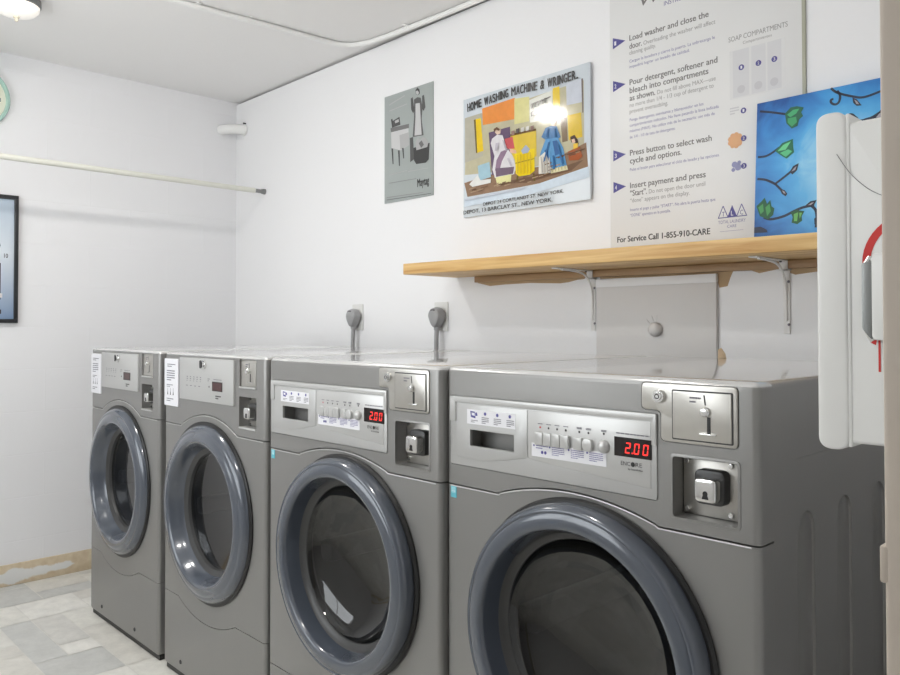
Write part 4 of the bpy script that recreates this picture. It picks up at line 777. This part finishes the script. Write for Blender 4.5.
# blue painting, standing on the shelf
pt = thing('painting', 'blue canvas painting of dark vines with green flowers, standing on the shelf', 'painting', (3.33, -.06, 1.422))
def paint_mat():
    m = bpy.data.materials.new('blue_paint_swirl'); m.use_nodes = True; nt = m.node_tree; bs = nt.nodes['Principled BSDF']; L = nt.links.new
    tc = nt.nodes.new('ShaderNodeTexCoord'); mp = nt.nodes.new('ShaderNodeMapping'); mp.inputs['Location'].default_value = (.035, 0, -.20); 
    sp = nt.nodes.new('ShaderNodeVectorMath'); sp.operation = 'LENGTH'
    n = nt.nodes.new('ShaderNodeTexNoise'); n.inputs['Scale'].default_value = 9; n.inputs['Detail'].default_value = 6; n.inputs['Distortion'].default_value = 1.2
    ma = nt.nodes.new('ShaderNodeMath'); ma.operation = 'MULTIPLY_ADD'; ma.inputs[1].default_value = .20
    sb = nt.nodes.new('ShaderNodeMath'); sb.operation = 'SUBTRACT'; sb.inputs[1].default_value = .105
    cr = nt.nodes.new('ShaderNodeValToRGB'); e = cr.color_ramp.elements
    e[0].position = .02; e[0].color = rgb(200, 232, 248); e[1].position = .29; e[1].color = rgb(40, 90, 160)
    for p, c in ((.08, (150, 212, 246)), (.13, (92, 182, 238)), (.18, (72, 160, 226)), (.23, (58, 132, 205))):
        q = e.new(p); q.color = rgb(*c)
    L(tc.outputs['Object'], mp.inputs[0]); L(mp.outputs[0], sp.inputs[0]); L(tc.outputs['Object'], n.inputs['Vector'])
    L(n.outputs['Fac'], ma.inputs[0]); L(sp.outputs['Value'], ma.inputs[2]); L(ma.outputs[0], sb.inputs[0]); L(sb.outputs[0], cr.inputs[0]); L(cr.outputs[0], bs.inputs['Base Color'])
    bs.inputs['Roughness'].default_value = .4
    return m
b = nb(); box(b, -.276, .236, -.004, .018, .001, .410, .001); part('canvas', b, paint_mat(), pt)
b = nb()
b.free()
for vi, (w, pts) in enumerate(PAINT_VINES):
    b = nb()
    q = smooth_path([(p[0]-3.33, -.0044, p[1]-1.422) for p in pts], 6)
    for i in range(len(q)-1):
        d = (q[i+1]-q[i]).normalized()*w*.5; nx, nz = -d.z, d.x
        d0 = (q[i]-q[i-1]).normalized()*w*.5 if i else d
        flatpoly(b, [(q[i].x+d0.z, q[i].z-d0.x), (q[i+1].x+d.z, q[i+1].z-d.x), (q[i+1].x-d.z, q[i+1].z+d.x), (q[i].x-d0.z, q[i].z+d0.x)], -.0044)
    part('vine', b, flat((30, 40, 66)), pt, smooth=False)
PS = [(c, [(a-3.33, z-1.422) for a, z in pts]) for c, pts in PAINT_SHAPES]
for nm, ids in (('flower', (0, 1, 2)), ('flower', (3, 4, 5)), ('flower', (6, 7, 8)), ('flower', (9, 10, 11)), ('leaf', (12, 19)), ('leaf', (13, 20)), ('leaf', (14, 21)), ('leaf', (15,)), ('leaf', (16, 22)), ('leaf', (17,)), ('leaf', (18, 23)), ('dark_bloom', (24,))):
    finish(nm, shapes([PS[i] for i in ids], -.0047, .00008), pt, smooth=False)
pt.rotation_euler = (math.radians(-4.0), 0, 0)
# framed poster on the block wall
fr = thing('framed_poster', 'black framed pale blue poster hanging on the block wall below the clock', 'picture', (0, -1.36, 1.515))
b = nb(); Y0, Y1, Z0, Z1 = -.235, .235, -.297, .297
for a0, a1, c0, c1 in ((Y0, Y1, Z1-.018, Z1), (Y0, Y1, Z0, Z0+.018), (Y0, Y0+.016, Z0+.018, Z1-.018), (Y1-.016, Y1, Z0+.018, Z1-.018)): box(b, .001, .022, a0, a1, c0, c1, .001)
part('frame', b, mat('black_frame', (.02, .021, .024, 1), .35), fr)
def grad_mat():
    m = bpy.data.materials.new('blue_poster'); m.use_nodes = True; nt = m.node_tree; bs = nt.nodes['Principled BSDF']; L = nt.links.new
    tc = nt.nodes.new('ShaderNodeTexCoord'); sp = nt.nodes.new('ShaderNodeSeparateXYZ'); r = nt.nodes.new('ShaderNodeMapRange'); r.inputs[1].default_value = -.28; r.inputs[2].default_value = .28
    cr = nt.nodes.new('ShaderNodeValToRGB'); e = cr.color_ramp.elements; e[0].color = rgb(128, 152, 184); e[1].color = rgb(196, 212, 228); q = e.new(.55); q.color = rgb(222, 230, 238)
    L(tc.outputs['Object'], sp.inputs[0]); L(sp.outputs['Z'], r.inputs[0]); L(r.outputs[0], cr.inputs[0]); L(cr.outputs[0], bs.inputs['Base Color']); bs.inputs['Roughness'].default_value = .25
    return m
b = nb(); box(b, .003, .008, Y0+.014, Y1-.014, Z0+.016, Z1-.016); part('poster', b, grad_mat(), fr, smooth=False)
b = nb(); g = nb()
def lq(bm, y0, y1, z0, z1, x=.0083): bm.faces.new([bm.verts.new(p) for p in ((x, y0, z0), (x, y1, z0), (x, y1, z1), (x, y0, z1))])
lq(b, -.17, .165, -.19, -.02); lq(b, -.19, .150, .13, .21); lq(b, -.14, .168, -.255, -.235); lq(g, .158, .172, -.18, -.16, .0085)
text(b, 'H2O', -.10, .02, .085, .0084, .26, .02, flip='left'); text(b, '10', .178, .005, .020, .0084, .016, .02, flip='left')
finish('poster_print', [(b, flat(38)), (g, flat(220))], fr, smooth=False)
# clock
ck = thing('wall_clock', 'round wall clock with pale green rim above the black framed poster', 'clock', (0, -1.309, 2.25))
RY = Matrix.Rotation(PI/2, 4, 'Z')
b = nb(); lathe(b, [(.128, -.001), (.144, -.004), (.146, -.018), (.141, -.030), (.133, -.034), (.129, -.028), (.128, -.010)], 0, 0, 64); b.transform(RY); part('rim', b, mat('pale_green_plastic', rgb(178, 214, 203), .2, coat=.5), ck)
b = nb(); lathe(b, [(.130, -.001), (.130, -.010), (0, -.010)], 0, 0, 64); b.transform(RY); part('dial', b, mat('cream_dial', rgb(232, 232, 214), .5), ck)
b = nb()
for k in range(12):
    a = PI/2 - 2*PI*(k+1)/12; s = str(k+1); text(b, s, .103*math.cos(a), .103*math.sin(a)-.009, .019, .0103, None, .01, align='CENTER', flip='left')
part('numerals', b, flat(90), ck, smooth=False)
b = nb()
for a, l, w in ((1.9, .065, .005), (.6, .095, .004)):
    q = nb(); box(q, .0115, .0125, -w, w, -.015, l); q.transform(Matrix.Rotation(-a, 4, 'X')); t_ = bpy.data.meshes.new('t'); q.to_mesh(t_); q.free(); b.from_mesh(t_)
part('hands', b, flat(40), ck)
# hanging rod and pipes
rd = thing('hanging_rod', 'white hanging rod running along the block wall to the back wall', 'rod', (.316, 0, 1.930))
b = nb(); tube(b, [(0, YF+.002, -.0), (0, -.062, 0)], .0135, 16); part('rod', b, mat('off_white_rod', rgb(228, 228, 218), .4), rd)
b = nb(); tube(b, [(0, -.064, 0), (0, -.022, 0)], .0105, 14); tube(b, [(0, -.021, 0), (0, -.0008, 0)], [.013, .0155], 16); part('end_socket', b, mat('dull_steel', (.30, .30, .30, 1), .4, .7), rd)
cn = thing('conduit', 'white painted conduit bending along the ceiling into the back wall', 'pipe', (1.2, -.2, H))
b = nb(); pz_ = -.0125
run = [(1.003, YF+.002), (1.06, -1.9), (1.142, -.79), (1.166, -.50), (1.182, -.27), (1.188, -.19), (1.201, -.135), (1.232, -.094), (1.285, -.070), (1.36, -.058), (1.502, -.048), (1.97, -.034), (XR-.002, -.022)]
tube(b, smooth_path([(x-1.2, y_+.2, pz_) for x, y_ in run], 5), .0108, 14); part('tube', b, M_pipe, cn)
for px, py, ax in ((1.142-1.2, -.79+.2, 'y'), (1.160-1.2, -.575+.2, 'y'), (1.55-1.2, -.0465+.2, 'x'), (2.6-1.2, -.0303+.2, 'x')):
    b = nb()
    if ax == 'y': box(b, px-.022, px+.022, py-.008, py+.008, -.004, -.0004, .001); tube(b, [(px-.001, py-.010, pz_), (px+.001, py+.010, pz_)], .0122, 14)
    else: box(b, px-.008, px+.008, py-.022, py+.016, -.004, -.0004, .001); tube(b, [(px-.009, py, pz_), (px+.009, py, pz_)], .0122, 14)
    part('clip', b, M_pipe, cn)
st = thing('pipe_elbow', 'short white pipe elbow crossing the wall corner below the ceiling', 'pipe', (.05, -.05, 2.306))
b = nb(); q = [(-.049, -.045, 0), (-.02, -.040, 0), (.012, -.022, 0), (.034, .006, 0), (.045, .030, 0), (.048, .0485, 0)]; tube(b, smooth_path(q, 5), .027, 16); part('elbow', b, M_pipe, st)
b = nb(); tube(b, [(.0475, .040, 0), (.048, .0492, 0)], .032, 18); part('flange', b, M_pipe, st)
b = nb(); lathe(b, [(0, .034), (.005, .035), (.005, .0495)], .056, .034, 10); part('screw', b, M_ink2, st)
# access panel and shim
ap = thing('access_panel', 'pale painted access panel on the wall below the shelf, with dented knob', 'panel', (2.70, 0, 1.19))
b = nb(); box(b, -.215, .215, -.013, 0, -.19, .142, .001); part('board', b, mat('panel_grey_paint', rgb(222, 220, 218), .55, noise=.03, nscale=5, bump=.3, bscale=30), ap)
b = nb(); box(b, -.216, .216, -.0155, -.012, .142-.001, .167, .001); box(b, -.216, .216, -.0125, -.0008, .142, .167, .001); part('top_strip', b, M_white, ap)
b = nb(); lathe(b, [(0, -.040), (.010, -.039), (.019, -.033), (.023, -.024), (.021, -.013)], .014, .000, 24); part('knob', b, mat('panel_knob_paint', rgb(216, 214, 212), .5), ap)
b = nb()
for dx, dz, ln in ((-.018, .012, .022), (-.008, .020, .026), (.002, .022, .024)): tube(b, [(.012+dx*.8, -.0125, dz), (.012+dx*1.6, -.013, dz+ln*.6), (.012+dx*1.9, -.0125, dz+ln)], [.002, .0024, .001], 8)
part('paint_drips', b, mat('panel_knob_paint', rgb(216, 214, 212), .5), ap)
b = nb(); prism(b, [(-.010, 0), (.012, 0), (.009, .014), (-.001, .029), (-.010, .024)], -.006, .006, .001); 
sm = part('wooden_shim', b, wood_mat('pale_scrap', rgb(196, 170, 138), rgb(222, 202, 172))); sm.location = (2.998, -.145, TOPZ); sm.rotation_euler = (0, 0, .5)
tag(sm, 'small broken piece of tan wood standing by the edge of the access panel', 'wood scrap')
# outlets with plugs
M_plug = mat('grey_plug', rgb(160, 160, 161), .45)
def outlet(x, z, label):
    o = thing('wall_outlet', label, 'outlet', (x, 0, z), 'white wall outlets behind the machines')
    b = nb(); box(b, -.040, .040, -.006, -.0006, -.060, .060, .002); part('cover_plate', b, M_pvc, o)
    b = nb(); prism(b, [(.022*math.cos(2*PI*k/24), .022*math.sin(2*PI*k/24)) for k in range(24)], -.008, -.004, .001); part('socket', b, M_sheet, o)
    return o
def plug(x, z, label):
    o = thing('power_plug', label, 'plug', (x, -.009, z), 'grey power plugs')
    b = nb(); lathe(b, [(0, -.050), (.020, -.049), (.031, -.042), (.036, -.026), (.035, -.008), (.026, 0), (0, 0)], 0, 0, 20)
    for v in b.verts:
        if v.co.z < 0: v.co.x *= 1 + v.co.z*11; v.co.z *= 1.45
        v.co.z += -.004
    part('plug_body', b, M_plug, o)
    b = nb(); tube(b, smooth_path([(0, -.022, -.034), (0, -.022, -.06), (-.001, -.024, -.11), (0, -.03, -.40)], 6), [.0125]*7 + [.0095]*12, 12); part('cord', b, M_plug, o)
    b = nb(); box(b, -.012, .012, -.0475, -.044, -.004, .022, .0015); part('grip', b, M_ink2, o)
    return o
outlet(1.149, 1.243, 'white outlet behind the grey plug farther from the shelf'); outlet(1.712, 1.240, 'white outlet behind the grey plug nearer to the shelf')
plug(1.152, 1.250, 'grey plug on a thick cord, the one farther from the shelf'); plug(1.715, 1.247, 'grey plug on a thick cord, the one nearer to the shelf')
# plastic wall box
wx = thing('wall_box', 'white plastic box with grey latch and red ring, mounted beside the door frame', 'box', (XR, -1.04, 1.255))
b = nb()
def rbox(x0, x1, z0, z1, r, y0, y1, bev): prism(b, rrect(x0, x1, z0, z1, r, 6), y0, y1, bev, 3)
rbox(-.214, -.0008, -.194, .189, .006, -.157, .16, .004); part('body', b, M_pvc, wx)
b = nb(); prism(b, rounded([(-.247, -.203), (-.212, -.203), (-.212, .204), (-.247, .204)], .020, 8), -.160, .163, .003, 3)
part('lid', b, M_pvc, wx)
b = nb(); box(b, -.2130, -.2085, -.1585, .161, -.1985, .1995, .0015); part('lid_flange', b, M_pvc, wx)
b = nb(); prism(b, rounded([(-.192, -.058), (-.182, -.071), (-.1805, .020), (-.192, .019)], .003), -.172, -.159, .002); part('latch', b, mat('latch_grey', (.27, .28, .275, 1), .4, .5), wx)
b = nb(); prism(b, rounded([(-.181, -.071), (-.10, -.071), (-.10, .029), (-.181, .029)], .006), -.175, -.157, .002); part('hasp', b, M_pvc, wx)
b = nb(); tube(b, [(-.1885, -.164, -.060), (-.182, -.164, -.072)], .004, 10); part('hinge_pin', b, M_chrome, wx); b = nb(); tube(b, [(-.189, -.164, .018), (-.184, -.164, .026)], .004, 10); part('hinge_pin', b, M_chrome, wx)
b = nb(); ringflat(b, -.140, .020, .047, .056, -.1574, 48); part('red_ring', b, mat('red_label', rgb(204, 52, 48), .5), wx, smooth=False); b = nb(); flatpoly(b, [(-.188, -.074), (-.182, -.077), (-.180, -.066), (-.186, -.064)], -.1574); part('red_tab', b, mat('red_label', rgb(204, 52, 48), .5), wx, smooth=False); b = nb(); flatpoly(b, [(-.1795, -.108), (-.177, -.108), (-.177, -.062), (-.1795, -.062)], -.1574)
part('red_stripe', b, mat('red_label', rgb(204, 52, 48), .5), wx, smooth=False)
b = nb(); tube(b, smooth_path([(-.222, -.1612, .152), (-.212, -.1598, .134), (-.203, -.1578, .121), (-.188, -.1575, .106), (-.174, -.1575, .097), (-.166, -.1575, .094)], 6), .00035, 6); part('scratch', b, flat(110), wx)

# ------------------------------------------------------------------ light, camera, view
w = bpy.data.worlds.new('world'); SC.world = w; w.use_nodes = True
w.node_tree.nodes['Background'].inputs[0].default_value = (.9, .95, 1, 1); w.node_tree.nodes['Background'].inputs[1].default_value = .4
cam = bpy.data.cameras.new('camera'); co = bpy.data.objects.new('camera', cam); C.objects.link(co)
cam.sensor_width = 36; cam.sensor_fit = 'HORIZONTAL'; cam.lens = 774.05/900*36; cam.clip_start = .02
cam.shift_x = -.615/900; cam.shift_y = -24.685/900
co.location = (4.02307, -2.17950, 1.20036)
yaw, pit, rol = -.803381, .0174789, -.00087787
fw = Vector((math.sin(yaw)*math.cos(pit), math.cos(yaw)*math.cos(pit), math.sin(pit)))
r = fw.cross(Vector((0, 0, 1))).normalized(); u = r.cross(fw)
r2 = r*math.cos(rol) + u*math.sin(rol); u2 = -r*math.sin(rol) + u*math.cos(rol)
co.rotation_euler = Matrix((r2, u2, -fw)).transposed().to_euler()
SC.camera = co
SC.view_settings.view_transform = 'Standard'; SC.view_settings.look = 'None'; SC.view_settings.gamma = 1; SC.view_settings.use_curve_mapping = False
SC.view_settings.exposure = EXPO
